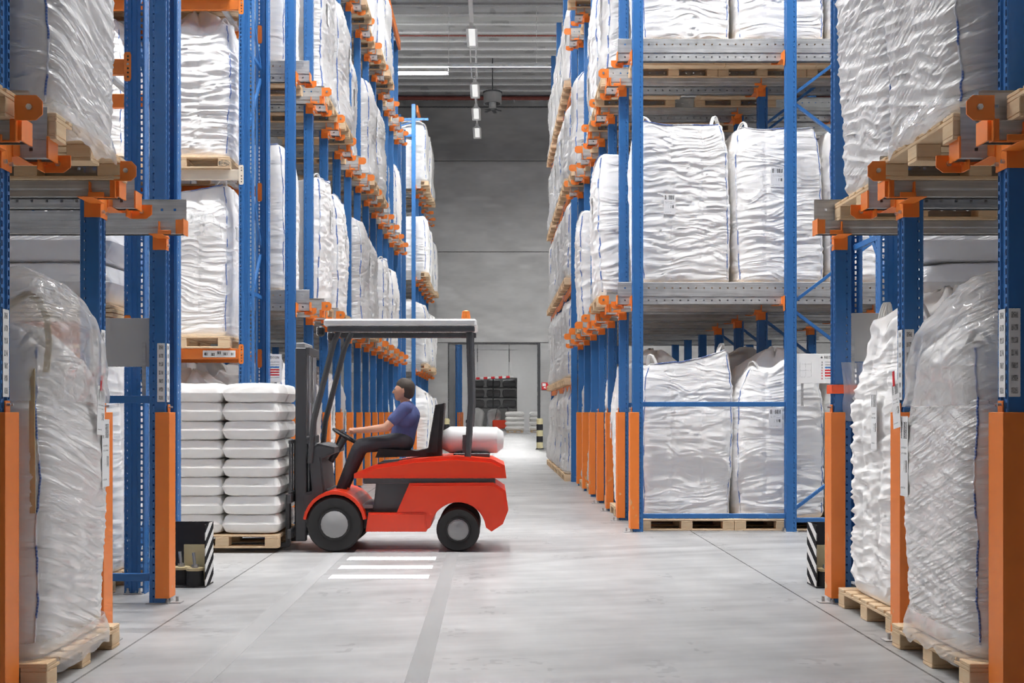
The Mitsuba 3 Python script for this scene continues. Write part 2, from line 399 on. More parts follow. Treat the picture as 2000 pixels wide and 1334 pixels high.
for x in (-4, -1.4, 1.4, 4):
    part(k, 'hanger', M().cyl((x, 36.45, LH + 0.1), (x, 36.45, H_CEIL + 0.1), 0.01, 5).ply(STEELW))
luminaire(-2.28, 36.45, LH - 0.14, 'x', LAMP, 'lit white luminaire under the left end of the cross trunking', L=1.75)
OUT = 'luminaires out of sight'
for x in (-5.5, 4.2, 7.0):
    luminaire(x, 36.45, LH - 0.14, 'x', LAMP * 1.6, 'white linear luminaire hanging under the roof, out of view', OUT, 2.4)
for x in (-9, -6.2, -3.4, -0.6, 2.2, 5.0, 7.8):
    luminaire(x, 11.9, LH, 'x', LAMP, 'white linear luminaire hanging under the roof, out of view', OUT, 2.5)
for y in (6.5, 16.5, 20.5, 24.5, 28.5):
    luminaire(-0.6, y, LH, 'y', LAMP_AISLE * (1.0 if y < 12 else 1.5), 'white linear luminaire hanging under the roof, out of view', OUT, 2.5)
for y in (56, 66, 76, 86):
    luminaire(1.2, y, 8.2, 'y', LAMP_BACK, 'white linear luminaire hanging under the roof, out of view', OUT, 2.5)
luminaire(0, 97, 6.4, 'y', LAMP_BACK * 0.7, 'white linear luminaire hanging under the roof, out of view', OUT, 2.0)

# pipes, fan
k = thing('sprinkler_pipe', 'thick brown pipe crossing below the roof in front of the end wall', 'pipe')
part(k, 'pipe', M().cyl((-14, 45.4, 13.98), (14, 45.4, 13.98), 0.075, 12).ply(PIPE, 40))
for x in (-5, 0.1, 5): part(k, 'sprinkler_head', M().cyl((x + 0.75, 45.4, 13.98), (x + 0.75, 45.4, 13.82), 0.035, 8).ply(BOLT))
k = thing('thin_pipe', 'thin brown pipe close under the ribbed roof', 'pipe')
part(k, 'pipe', M().cyl((-14, 39.0, 14.36), (14, 39.0, 14.36), 0.028, 8).ply(PIPE))
k = thing('conduit', 'thin dark conduit along the top of the concrete wall', 'pipe')
part(k, 'conduit', M().cyl((-14, 46.968, 14.05), (14, 46.968, 14.05), 0.03, 8).ply(DARK))
k = thing('roof_fan', 'round grey fan unit hanging from the roof by a rod', 'fan')
T = at(0.0, 42.0, 13.0)
part(k, 'drum', M().lathe([(0.0, 0.28), (0.30, 0.28), (0.335, 0.24), (0.33, -0.16), (0.29, -0.16), (0.29, 0.2), (0, 0.2)], 28).ply(MIDGREY, 35), T)
part(k, 'collar', M().lathe([(0.30, 0.22), (0.36, 0.22), (0.36, 0.27), (0.30, 0.27)], 28).ply(DARK, 35), T)
part(k, 'motor', M().cyl((0, 0, -0.3), (0, 0, 0.2), 0.13, 16).ply(STEELW, 35), T)
m = M()
for a in range(5):
    c, s = math.cos(a * 1.2566), math.sin(a * 1.2566)
    m.bar((0.08 * c, 0.08 * s, -0.36), (0.32 * c, 0.32 * s, -0.42), 0.14, 0.015)
part(k, 'blades', m.ply(DARK), T)
part(k, 'rod', M().cyl((0, 0, 0.28), (0, 0, 1.55), 0.02, 8).ply(DARK), T)

# ------------------------------------------------------------------ bulk bags
def bag_surface(w, d, h, style, seed, nu=128, nv=64, wr=1.0, film=False, corner=7.0):
    r_ = np.random.default_rng(seed)
    nc = 14
    th = np.linspace(0, 2 * np.pi, nu, endpoint=False)
    # spread samples evenly over the sides of the rounded square
    fine = np.linspace(0, 2 * np.pi, 4000)
    def se(a, n): return 1.0 / (np.abs(np.cos(a)) ** n + np.abs(np.sin(a)) ** n) ** (1 / n)
    px, py = se(fine, corner) * np.cos(fine), se(fine, corner) * np.sin(fine)
    L = np.concatenate([[0], np.cumsum(np.hypot(np.diff(px), np.diff(py)))])
    th = np.interp(np.arange(nu) / nu * L[-1], L, fine)
    t = np.concatenate([[0.0, 0.004, 0.012, 0.025], np.linspace(0.04, 1, nv)])
    V = []
    lean = r_.uniform(-0.03, 0.03, 2)
    ph = r_.uniform(0, 6, 4)
    rim = h
    for tt in t:
        n = corner - (corner - 5.0) * max(0, (tt - 0.85) / 0.15)
        s = 1 - 0.055 * (1 - min(1, tt / 0.03)) ** 2 * 1.0
        s *= 1 + 0.022 * math.sin(math.pi * min(1, tt * 1.05)) - 0.012 * (1 - tt)
        if style in ('flat', 'slant'): s *= 1 - 0.07 * max(0, (tt - 0.80) / 0.20) ** 1.6
        if style == 'gather': s *= 1 - 0.20 * max(0, (tt - 0.70) / 0.30) ** 1.5
        if style == 'hood':
            s *= 1 + 0.09 * math.sin(2.6 * tt + ph[0]) * tt - 0.22 * max(0, (tt - 0.80) / 0.20) ** 2 + 0.03 * math.sin(9 * tt + ph[1])
        rr = se(th, n)
        x, y = rr * np.cos(th) * w / 2 * s, rr * np.sin(th) * d / 2 * s
        z = np.full(nu, tt * rim)
        x = x + lean[0] * tt * h; y = y + lean[1] * tt * h
        V.append(np.stack([x, y, z], 1))
    last = V[-1]
    for i in range(1, nc + 1):
        q = 1 - i / nc
        c = last[:, :2].mean(0)
        xy = c + (last[:, :2] - c) * q
        dome = {'flat': -0.05, 'slant': -0.02, 'gather': 0.26, 'hood': 0.20}[style]
        z = rim + dome * (1 - q ** 1.5)
        V.append(np.column_stack([xy, np.full(nu, z)]))
    V = np.array(V)                                       # rows, nu, 3
    R = len(V)
    P = V.reshape(-1, 3).copy()
    cen = np.array([0, 0])
    tn = np.clip(P[:, 2] / h, 0, 1)
    # outward direction of the side
    ox, oy = P[:, 0] / (w / 2), P[:, 1] / (d / 2)
    side = np.where(np.abs(ox) > np.abs(oy), 0, 1)
    onx = np.abs(ox) ** 6; ony = np.abs(oy) ** 6; nn = np.hypot(onx, ony) + 1e-9
    dirx, diry = np.sign(ox) * onx / nn, np.sign(oy) * ony / nn
    ins = np.repeat(np.arange(R) < R - nc, nu)
    fade = np.where(ins, 1.0, 0.35) * np.clip(P[:, 2] / 0.10, 0.15, 1)
    S = seed * 13.7
    # vertical baffle seams at thirds of each side
    tang = np.where(side == 0, P[:, 1] / (d / 2), P[:, 0] / (w / 2))
    baffle = -0.012 * sum(np.exp(-((tang - a) / 0.045) ** 2) for a in (-0.34, 0.34)) * np.clip((tn - 0.05) * 6, 0, 1)
    big = (meshkit.fbm(P * [1.4, 1.4, 1.1] + S, 3, seed) - 0.5) * (0.05 if style != 'hood' else 0.17)
    warp = meshkit.fbm(P * 1.6 + S, 2, seed + 3) * 0.45 + (0.22 * (P[:, 0] - P[:, 1]) if film else 0)
    cr = 1 - np.abs(2 * meshkit.fbm(np.column_stack([P[:, 0] * 2.3 + S, P[:, 1] * 2.3, P[:, 2] * 10 + warp * 9]), 2, seed + 5) - 1)
    cr2 = 1 - np.abs(2 * meshkit.noise(np.column_stack([P[:, 0] * 3.2 + S, P[:, 1] * 3.2, P[:, 2] * 21 + warp * 14]), seed + 6) - 1)
    amp = (0.013 * cr ** 3 + 0.010 * cr2 ** 2) * wr * (0.55 + 0.9 * meshkit.noise(P * 2.0 + S, seed + 9))
    if film:
        q_ = P[:, 2] + 0.16 * (P[:, 0] - P[:, 1])
        st = 1 - np.abs(2 * meshkit.noise(np.column_stack([P[:, 0] * 1.6 + S, P[:, 1] * 1.6, q_ * 17 + warp * 5]), seed + 21) - 1)
        st2 = 1 - np.abs(2 * meshkit.noise(np.column_stack([P[:, 0] * 2.6 + S, P[:, 1] * 2.6, q_ * 31 + warp * 5]), seed + 22) - 1)
        amp = amp * 0.6 + (0.011 * st ** 5 + 0.006 * st2 ** 4) * (0.4 + wr * 0.6)
    disp = (big + (0 if style == 'hood' or film else 1) * baffle + amp) * fade
    P[:, 0] += dirx * disp; P[:, 1] += diry * disp
    # top shaping
    topw = np.clip((tn - 0.86) / 0.14, 0, 1)
    cornerness = np.clip(np.minimum(np.abs(ox), np.abs(oy)) / 0.9, 0, 1) ** 5
    lump = (meshkit.fbm(P * [3.0, 3.0, 1.0] + S + 5, 3, seed + 11) - 0.5)
    if style == 'flat':
        P[:, 2] += topw * (0.07 * cornerness + 0.10 * lump * np.where(ins, 0.6, 1.2))
    elif style == 'slant':
        P[:, 2] += topw * (0.10 * ox + 0.05 * cornerness + 0.10 * lump)
    elif style == 'gather':
        P[:, 2] += topw * (0.10 * cornerness + 0.22 * lump + 0.05 * np.sin(6 * np.arctan2(oy, ox) + ph[2]))
        P[:, 0] += topw * 0.06 * math.sin(ph[3]); P[:, 1] += topw * 0.06 * math.cos(ph[3])
    else:
        P[:, 2] += topw * 0.26 * lump
    P[:, 2] = np.maximum(P[:, 2], 0)
    V = P.reshape(R, nu, 3)
    idx = np.arange(R * nu).reshape(R, nu)
    a, b = idx[:-1], idx[1:]
    q = np.stack([a, np.roll(a, -1, 1), np.roll(b, -1, 1), b], -1).reshape(-1, 4)
    f = np.vstack([q[:, [0, 1, 2]], q[:, [0, 2, 3]]])
    v = np.vstack([P, [[0, 0, 0]]])
    c = len(P)
    f = np.vstack([f, [(c, (k + 1) % nu, k) for k in range(nu)]])
    return trimesh.Trimesh(v, f, process=False), V[:R - nc], th

def corner_cols(V, th):
    out = []
    for a in (225, 315, 45, 135):
        out.append(int(np.argmin(np.abs(((th - math.radians(a) + np.pi) % (2 * np.pi)) - np.pi))))
    return out

def bag_group(gid, w, d, h, style, seed, hi=False, film=False, seamcol=SEAM, loops=2, label=1, wr=1.0, lab=(0.16, 0.34), labx=-0.22, labz=0.62, piping=True, corner=7.0, seams=None):
    nu, nv = (168, 150 if film else 92) if hi else (104, 62)
    tm, V, th = bag_surface(w, d, h, style, seed, nu, nv, wr, film, corner)
    ch = {'body': ply(tm, (HOODM if not hi else WRAP) if film else FABRIC, True)}
    rs = np.random.default_rng(seed + 100)
    cols = corner_cols(V, th)
    R = len(V)
    def nm(n, k): return n if k == 0 else f'{n}_{k:03d}'
    ns = seams if seams is not None else (4 if hi else 2)
    for k, c in enumerate(cols[:ns]):
        pts = V[4:R - 1, c].copy()
        o = pts[:, :2] / np.linalg.norm(pts[:, :2], axis=1, keepdims=True)
        wob = 0.006 * np.sin(pts[:, 2] * 11 + rs.uniform(0, 6)) + 0.008 * (meshkit.noise(np.column_stack([pts[:, 2] * 9, pts[:, 2] * 0 + seed, pts[:, 2] * 0]), seed) - 0.5)
        pts[:, :2] += o * 0.003
        pts[:, 0] += wob * -o[:, 1]; pts[:, 1] += wob * o[:, 0]
        ch[nm('seam', k)] = M().tube(pts[::1 if hi else 2], 0.006 if hi else 0.011, 5).ply(seamcol, True)
    if piping and style in ('flat', 'slant'):
        i0, i1 = sorted((cols[0], cols[1]))
        pts = V[R - 1, i0:i1 + 1].copy(); pts[:, 2] += 0.004; pts[:, 1] -= 0.006
        ch['top_piping'] = M().tube(pts, 0.0055, 5).ply(seamcol, True)
    if loops:
        for k, c in enumerate(cols[:loops]):
            b = V[R - 1, c]; o = b[:2] / np.linalg.norm(b[:2])
            s = np.linspace(0, 1, 12)
            lean_ = rs.uniform(-0.3, 0.6)
            hh = rs.uniform(0.10, 0.2)
            tx = np.array([-o[1], o[0]])
            pts = np.column_stack([b[0] - o[0] * 0.06 + tx[0] * (s - 0.5) * 0.16 + o[0] * lean_ * hh * np.sin(np.pi * s), b[1] - o[1] * 0.06 + tx[1] * (s - 0.5) * 0.16 + o[1] * lean_ * hh * np.sin(np.pi * s), b[2] - 0.05 + hh * np.sin(np.pi * s) ** 0.8])
            m = M()
            for z in (-0.018, 0.0, 0.018):
                q = pts.copy(); q[:, :2] += o * z; m.tube(q, 0.010, 5)
            ch[nm('loop', k)] = m.ply(STRAPW, True)
    if label:
        lw, lh = lab
        z0 = h * labz
        near = V[(np.abs(V[:, :, 2] - z0 - lh / 2) < lh / 2) & (np.abs(V[:, :, 0] - labx) < lw / 2) & (V[:, :, 1] < 0)]
        if len(near):
            s_, uv = slab_uv(lw, lh, 0.003)
            s_.apply_translation((labx, near[:, 1].min() + 0.001, z0))
            ch['label'] = ply(s_, LABEL, False, uv=uv)
    return group(gid, ch)

BAGS_HI = [
    bag_group('g_bag_flat_hi', 1.16, 1.12, 2.02, 'flat', 3, hi=True, loops=2, labx=-0.22, labz=0.44, lab=(0.15, 0.26), wr=1.0),
    bag_group('g_bag_flat_hi2', 1.14, 1.12, 2.00, 'flat', 12, hi=True, loops=1, labx=-0.05, labz=0.62, lab=(0.17, 0.25), wr=1.0),
    bag_group('g_bag_slant_hi', 1.17, 1.12, 2.02, 'slant', 21, hi=True, loops=2, label=0, wr=0.9),
    bag_group('g_bag_gather_hi', 1.14, 1.12, 1.92, 'gather', 33, hi=True, loops=2, labx=-0.08, labz=0.60, lab=(0.17, 0.25)),
]
BAGS_SEL = [
    bag_group('g_bag_sel_a', 1.16, 1.05, 1.62, 'gather', 41, hi=True, loops=2, label=0, wr=1.6, seamcol=SEAM),
    bag_group('g_bag_sel_b', 1.14, 1.05, 1.78, 'slant', 52, hi=True, loops=2, label=1, labx=0.2, labz=0.72, wr=0.35, lab=(0.24, 0.22)),
]
BAGS = [bag_group('g_bag_a', 1.15, 1.12, 1.88, 'flat', 61, wr=1.4, loops=0, labx=0.2, labz=0.55),
        bag_group('g_bag_b', 1.15, 1.12, 1.95, 'gather', 72, wr=1.3, loops=1, labx=-0.2, labz=0.5),
        bag_group('g_bag_c', 1.15, 1.12, 1.9, 'slant', 83, wr=1.4, loops=1, labx=0.1, labz=0.6)]
HOODS = [bag_group('g_hood_a', 1.16, 1.12, 2.0, 'hood', 91, film=True, loops=0, labx=0.2, labz=0.5, wr=1.4, corner=5, lab=(0.15, 0.4)),
         bag_group('g_hood_b', 1.16, 1.12, 1.95, 'hood', 104, film=True, loops=0, label=0, wr=1.5, corner=4.5),
         bag_group('g_hood_c', 1.14, 1.12, 2.05, 'hood', 117, film=True, loops=0, labx=-0.25, labz=0.55, wr=1.3, corner=5)]
WRAPS = [bag_group('g_wrap_a', 1.14, 1.12, 1.98, 'flat', 131, hi=True, film=True, loops=0, label=0, wr=0.8, piping=False),
         bag_group('g_wrap_b', 1.14, 1.12, 1.98, 'flat', 142, hi=True, film=True, loops=0, label=0, wr=1.5, piping=False)]
WRAPFLOOR = [bag_group('g_wrap_floor_a', 1.12, 1.1, 1.62, 'gather', 151, hi=True, film=True, loops=2, labx=0.36, labz=0.55, lab=(0.13, 0.42), wr=0.6),
             bag_group('g_wrap_floor_b', 1.12, 1.1, 1.66, 'gather', 163, hi=True, film=True, loops=2, labx=-0.38, labz=0.5, lab=(0.13, 0.5), wr=0.7),
             bag_group('g_bag_crumpled', 1.10, 1.08, 1.98, 'gather', 172, hi=True, loops=2, labx=0.1, labz=0.55, lab=(0.12, 0.42), wr=2.0)]

# pallets 1.2 x 1.2 m
def pallet_group(gid, hi=True):
    ch = {}
    def put(n, a, b, c=0.004):
        k = sum(1 for x in ch if x == n or x.startswith(n + '_'))
        ch[n if k == 0 else f'{n}_{k:03d}'] = M().cbox(a, b, c).ply(WOOD)
    ys = (-0.6, -0.0725, 0.455)
    if hi:
        for y in ys: put('bottom_board', (-0.6, y, 0), (0.6, y + 0.145, 0.022))
        for x in (-0.6, -0.0725, 0.455):
            for y in ys: put('block', (x, y, 0.022), (x + 0.145, y + 0.145, 0.10))
        for x in (-0.6, -0.0725, 0.455): put('stringer', (x, -0.6, 0.10), (x + 0.145, 0.6, 0.122))
        for i in range(7): put('deck_board', (-0.6, -0.6 + i * 0.1767, 0.122), (0.6, -0.6 + i * 0.1767 + 0.14, 0.144))
    else:
        m = M()
        for y in ys: m.box((-0.6, y, 0), (0.6, y + 0.145, 0.022))
        for x in (-0.6, -0.0725, 0.455):
            for y in ys: m.box((x, y, 0.022), (x + 0.145, y + 0.145, 0.10))
            m.box((x, -0.6, 0.10), (x + 0.145, 0.6, 0.122))
        for i in range(7): m.box((-0.6, -0.6 + i * 0.1767, 0.122), (0.6, -0.6 + i * 0.1767 + 0.14, 0.144))
        ch['boards'] = m.ply(WOOD)
    return group(gid, ch)
PAL, PALF = pallet_group('g_pallet'), pallet_group('g_pallet_far', False)

ORD = ['first', 'second', 'third', 'fourth', 'fifth', 'sixth', 'seventh', 'eighth', 'ninth', 'tenth', 'eleventh', 'twelfth']
def load(gid, x, y, z, rz, where, hi=True, look='white bulk bag with blue corner seams', pal=None, dz=0.144, sc=1.0, prz=0, pallet=True, grp=None):
    """a pallet and the bag on it"""
    if pallet:
        p = thing('pallet', f'wooden pallet {where}', 'pallet', None)
        inst(p, pal or (PAL if hi else PALF), at(x, y, z, prz))
    b = thing('bulk_bag', f'{look} {where}', 'bulk bag', grp)
    inst(b, gid, at(x, y, z + dz + 0.001, rz, s=[1, 1, sc]))
    return b

# ------------------------------------------------------------------ racks
def strip_holes(m, o, u, z0, z1, w, pitch, hole, total=None):
    """vertical ladder: rungs between holes, at origin o, across direction u (unit, width w)"""
    o, u = np.array(o, float), np.array(u, float)
    n = int((z1 - z0) / pitch)
    zs = z0 + np.arange(n) * pitch
    lo = np.concatenate([[z0], zs[:-1] + pitch]) ; 
    V = []; Fc = []
    for i in range(n):
        a, b = zs[i], zs[i] + pitch - hole
        k = len(V)
        V += [o + [0, 0, a], o + u * w + [0, 0, a], o + u * w + [0, 0, b], o + [0, 0, b]]
        Fc.append((k, k + 1, k + 2, k + 3))
    m.add(np.array(V), np.array(Fc))

def column_mesh(H, W=0.12, D=0.13, detail=True, c=0.042):
    """upright: face towards +x with two columns of slots, sides with one row of holes, open back with lips. Centre of the profile at 0,0."""
    m = M(); z0, z1 = 0.0, H
    def vq(x0, y0, x1, y1): m.quad((x0, y0, z0), (x1, y1, z0), (x1, y1, z1), (x0, y0, z1))
    x1, x0, h = D / 2, -D / 2, W / 2
    # face
    if detail:
        vq(x1, -h + 0.006, x1, -c - 0.008); vq(x1, c + 0.008, x1, h - 0.006)
        for s in (-1, 1):
            strip_holes(m, (x1, s * c - 0.008, 0), (0, 1, 0), z0, z1, 0.016, 0.05, 0.032)
        vq(x1, -c + 0.008, x1, -0.026); vq(x1, 0.026, x1, c - 0.008)
    else:
        vq(x1, -h + 0.006, x1, -0.026); vq(x1, 0.026, x1, h - 0.006)
    vq(x1, -0.026, x1 - 0.012, -0.018); vq(x1 - 0.012, -0.018, x1 - 0.012, 0.018); vq(x1 - 0.012, 0.018, x1, 0.026)
    for s in (-1, 1):
        y = s * h
        vq(x1, s * (h - 0.006), x1 - 0.006, y)
        hx = -0.03
        if detail:
            vq(x1 - 0.006, y, hx + 0.007, y); vq(hx - 0.007, y, x0 + 0.006, y)
            strip_holes(m, (hx - 0.007, y, 0), (1, 0, 0), z0, z1, 0.014, 0.0625, 0.014)
        else:
            vq(x1 - 0.006, y, x0 + 0.006, y)
        vq(x0 + 0.006, y, x0, s * (h - 0.006)); vq(x0, s * (h - 0.006), x0, s * (h - 0.03))
    return m

def base_mesh():
    return M().cbox((-0.09, -0.08, 0), (0.09, 0.08, 0.008), 0.002).cyl((0.078, 0.05, 0.004), (0.078, 0.05, 0.05), 0.009, 8).cyl((0.078, -0.05, 0.004), (0.078, -0.05, 0.05), 0.009, 8).cyl((0.078, 0.05, 0.008), (0.078, 0.05, 0.024), 0.016, 6).cyl((0.078, -0.05, 0.008), (0.078, -0.05, 0.024), 0.016, 6)
HP = 11.8
G_UP = group('g_upright', {'column': column_mesh(HP).ply(BLUE), 'base_plate': base_mesh().ply(ZINC)})
G_UPSEL = group('g_upright_wide', {'column': column_mesh(HP, W=0.17, c=0.062).ply(BLUE), 'base_plate': base_mesh().ply(ZINC)})
G_UPF = group('g_upright_far', {'column': column_mesh(HP, detail=False).ply(BLUE)})
G_UPS = group('g_upright_short', {'column': column_mesh(10.2, detail=False).ply(BLUE)})

# post guard: U-shaped plate in front of the face (+x local), 1.5 m tall
def guard_group():
    m = M()
    t = 0.006
    m.cbox((0.095, -0.085, 0.045), (0.095 + t, 0.085, 1.50), 0.002)
    for s in (-1, 1): m.cbox((-0.01 + 0.0, s * 0.085 - t / 2, 0.045), (0.101, s * 0.085 + t / 2, 1.50), 0.002)
    clip = M().cbox((0.07, -0.03, 1.49), (0.078, 0.03, 1.56), 0.002)
    b = M().cyl((0.07, -0.015, 1.54), (0.1, -0.015, 1.54), 0.008, 8).cyl((0.07, 0.015, 1.54), (0.1, 0.015, 1.54), 0.008, 8)
    foot = M().cbox((0.09, -0.05, 0), (0.18, 0.05, 0.01), 0.002).cbox((0.085, -0.03, 0.0), (0.095, 0.03, 0.06), 0.002).cyl((0.14, 0, 0.01), (0.14, 0, 0.05), 0.012, 8)
    return group('g_guard', {'plate': m.ply(ORANGE), 'clip': clip.ply(ORANGE), 'bolt': b.ply(BOLT), 'foot': foot.ply(ZINC)}), group('g_guard_far', {'plate': m.ply(ORANGE)})
G_GUARD, G_GUARDF = guard_group()

# cantilever bracket: post face at +x side is the aisle. local: arm reaches +y from the post side (y=0.06) to 0.36, rail runs along -x from there
def bracket_group():
    clamp = M().cbox((-0.035, 0.061, -0.20), (0.066, 0.067, -0.005), 0.002)
    clamp.cbox((0.066, 0.0, -0.20), (0.073, 0.067, -0.005), 0.002)
    arm = M().prism([(0.06, -0.012), (0.06, -0.115), (0.17, -0.085), (0.29, -0.085), (0.29, -0.012)], 0.074, 0.081, 'yz')
    arm.cbox((0.0, 0.06, -0.112), (0.10, 0.29, -0.106), 0.002)
    arm.cbox((0.07, 0.280, -0.112), (0.17, 0.293, -0.08), 0.002)
    up = M().prism([(0.235, -0.01), (0.34, -0.01), (0.375, 0.02), (0.375, 0.085), (0.345, 0.115), (0.235, 0.115)], 0.285, 0.293)
    up.cbox((0.235, 0.20, -0.01), (0.242, 0.293, 0.115), 0.003)
    up.cbox((0.235, 0.24, -0.112), (0.242, 0.293, 0.0), 0.002).cbox((0.07, 0.25, -0.112), (0.242, 0.262, -0.102), 0.002)
    lo = M().prism([(0.16, -0.15), (0.26, -0.15), (0.30, -0.12), (0.30, -0.055), (0.16, -0.055)], 0.292, 0.300)
    lo.cbox((0.15, 0.20, -0.15), (0.157, 0.30, -0.055), 0.002)
    def bolt(x, y, z): return M().cyl((x, y - 0.008, z), (x, y + 0.024, z), 0.010, 8).cyl((x, y - 0.010, z), (x, y, z), 0.016, 6).cyl((x, y + 0.008, z), (x, y + 0.02, z), 0.016, 6)
    cb = M().cyl((0.073, 0.035, -0.16), (0.088, 0.035, -0.16), 0.012, 6)
    out = {}
    for nm, st, bo in (('up', up, bolt(0.31, 0.285, 0.055)), ('low', lo, bolt(0.23, 0.292, -0.10)), ('bare', None, None)):
        ch = {'clamp': clamp.ply(ORANGE), 'arm': arm.ply(ORANGE), 'clamp_bolt': cb.ply(BOLT)}
        mm = M().tm(clamp.mesh()).tm(arm.mesh())
        if st is not None: ch['end_stop'] = st.ply(ORANGE); ch['stop_bolt'] = bo.ply(BOLT); mm.tm(st.mesh())
        out[nm] = group('g_bracket_' + nm, ch)
        out[nm + '_far'] = group('g_bracket_far_' + nm, {'bracket': mm.ply(ORANGE)})
    return out
GB_ = bracket_group()

def rail_ply(L):
    """pallet rail along -x from 0 to -L; flange at z=0 facing -y side (lane), web rising on +y side. holes along the web"""
    m = M()
    def q(y0, z0, y1, z1, xa=-L, xb=0): m.quad((xa, y0, z0), (xb, y0, z0), (xb, y1, z1), (xa, y1, z1))
    q(-0.06, -0.002, 0.06, -0.002)                # flange
    q(-0.06, -0.002, -0.06, -0.05); q(-0.06, -0.05, -0.05, -0.06); q(-0.05, -0.06, -0.05, -0.10)
    n = int(L / 0.1)
    def holes(y, zc, hz, ztop, zbot):
        q(y, zbot, y, zc - hz); q(y, zc + hz, y, ztop)
        for i in range(n):
            x = -i * 0.1
            q(y, zc - hz, y, zc + hz, x - 0.1 + 0.019, x)
    holes(0.06, 0.10, 0.009, 0.17, 0.02)
    q(0.06, -0.002, 0.06, 0.02); q(0.06, 0.17, 0.045, 0.178)
    holes(0.052, -0.055, 0.009, -0.002, -0.10)
    q(0.052, -0.10, 0.03, -0.104)
    q(-0.05, -0.10, -0.03, -0.104)
    return m.ply(ZINC)

def drive_in(name, label, side, xf, ys, levels, xs_rear, Lrail, far_from=99, guards=True, first_pair=(True, True), H=HP, diag=None, ladder=True, frame_rows=None, bare=()):
    """side: +1 the aisle lies towards +x. xf: x of the face post. ys: posts. Uprights, guards, brackets, rails, braces as parts"""
    r = thing(name, label, 'pallet rack')
    rail = rail_ply(Lrail); cap = M().box((0.0, -0.066, -0.105), (0.010, 0.07, 0.012)).box((-0.05, -0.066, -0.105), (0.0, -0.062, 0.004)).ply(ORANGE)
    for i, y in enumerate(ys):
        far = y > far_from
        for j, x in enumerate([xf] + list(xs_rear)):
            instpart(r, 'upright', G_UPF if far else G_UP, at(x, y, 0, 0 if side > 0 else 180))
        if guards: instpart(r, 'post_guard', G_GUARDF if far else G_GUARD, at(xf, y, 0, 0 if side > 0 else 180))
        for P in levels:
            for s in (-1, 1):
                if (i == 0 and s == -1 and not first_pair[0]) or (i == len(ys) - 1 and s == 1 and not first_pair[1]): continue
                for j, x in enumerate([xf] + list(xs_rear)):
                    if j > 0 and (far or y > 22): continue
                    mir = [side, s, 1]
                    instpart(r, 'arm_bracket', GB_[('bare' if (j > 0 or i in bare) else 'up' if s < 0 else 'low') + ('_far' if (far or j > 0) else '')], at(x, y, P, s=mir))
                part(r, 'rail', rail, at(xf + side * (0.25 if s < 0 else 0.23), y + s * 0.20, P, s=[side, -s, 1]))
                if not far: part(r, 'rail_end', cap, at(xf + side * (0.25 if s < 0 else 0.23), y + s * 0.20, P, s=[side, -s, 1]))
        xr = xs_rear[0] if xs_rear else None
        if xr is not None and (frame_rows is None or i in frame_rows):
            for z in (0.20, 1.60):
                part(r, 'horizontal_brace', M().cbox((min(xf, xr) + 0.06, y - 0.02, z - 0.03), (max(xf, xr) - 0.06, y + 0.02, z + 0.03), 0.004).ply(BLUE))
            if len(xs_rear) > 1 and ladder:
                x2 = xs_rear[1]; a, b = (xr, x2)
                part(r, 'horizontal_brace', M().cbox((min(a, b) + 0.06, y - 0.02, 0.12), (max(a, b) - 0.06, y + 0.02, 0.18), 0.004).ply(BLUE))
                z = 0.25; k = 0
                while z < min(H, 8.2) - 1.3:
                    p, q = ((a, y, z), (b, y, z + 1.15)) if k % 2 == 0 else ((b, y, z + 0.1), (a, y, z + 1.25))
                    m = M().bar(p, q, 0.035, 0.05, up=(0, 1, 0))
                    part(r, 'diagonal_brace', m.ply(BLUE)); z += 1.3; k += 1
    return r

LV = [2.97, 6.05, 9.12]
# near racks either side of the camera
nl = drive_in('drive_in_rack', 'blue drive-in rack with orange post guards, close on the left', 1, -2.625, [4.5, 6.0, 7.5, 9.0], LV[:2], [-4.6], 2.9, first_pair=(True, False), frame_rows=(3,), bare=(3,))
nr = drive_in('drive_in_rack', 'blue drive-in rack with orange post guards, close on the right', -1, 2.745, [4.5, 6.0, 7.5, 9.0], LV[:2], [4.7], 2.9, first_pair=(True, False), frame_rows=(3,), bare=(3,))
# long racks beyond the cross aisle
ry = [14.3 + 1.5 * i for i in range(7)]
fr = drive_in('drive_in_rack', 'long blue drive-in rack beyond the cross aisle on the right', -1, 1.815, ry, LV, [3.73, 5.25], 4.6, far_from=20, first_pair=(False, True), frame_rows=(0, 1, 2, 3))
ly = [15.2 + 1.5 * i for i in range(12)]
fl = drive_in('drive_in_rack', 'long blue drive-in rack beyond the forklift on the left', 1, -2.69, ly, LV, [-4.6], 4.4, far_from=21, first_pair=(False, True), frame_rows=(0, 1, 2))
l2y = [38.2 + 1.5 * i for i in range(6)]
f2 = drive_in('drive_in_rack', 'farthest blue rack on the left, by the concrete end wall', 1, -2.64, l2y, LV, [-3.9], 2.6, far_from=0, first_pair=(False, True), frame_rows=())
for z in (11.3, 10.75):
    part(f2, 'horizontal_brace', M().cbox((-3.9, 38.18, z - 0.04), (-2.7, 38.22, z + 0.04), 0.004).ply(BLUE))
part(f2, 'horizontal_brace', M().cbox((-2.6, 38.18, 11.26), (-2.15, 38.22, 11.34), 0.004).ply(BLUE))
part(f2, 'diagonal_brace', M().bar((-3.9, 38.2, 10.8), (-2.7, 38.2, 11.2), 0.03, 0.05, up=(0, 1, 0)).ply(BLUE))
part(f2, 'portal_beam', M().cbox((-2.57, 38.3, 11.55), (-2.50, 45.7, 11.8), 0.01).ply(ORANGE))
part(fl, 'portal_beam', M().cbox((-2.62, 15.3, 11.55), (-2.55, 31.7, 11.8), 0.01).ply(ORANGE))
for y in (33.4, 35.2):
    instpart(fl, 'upright', G_UPS, at(-2.74, y, 0))

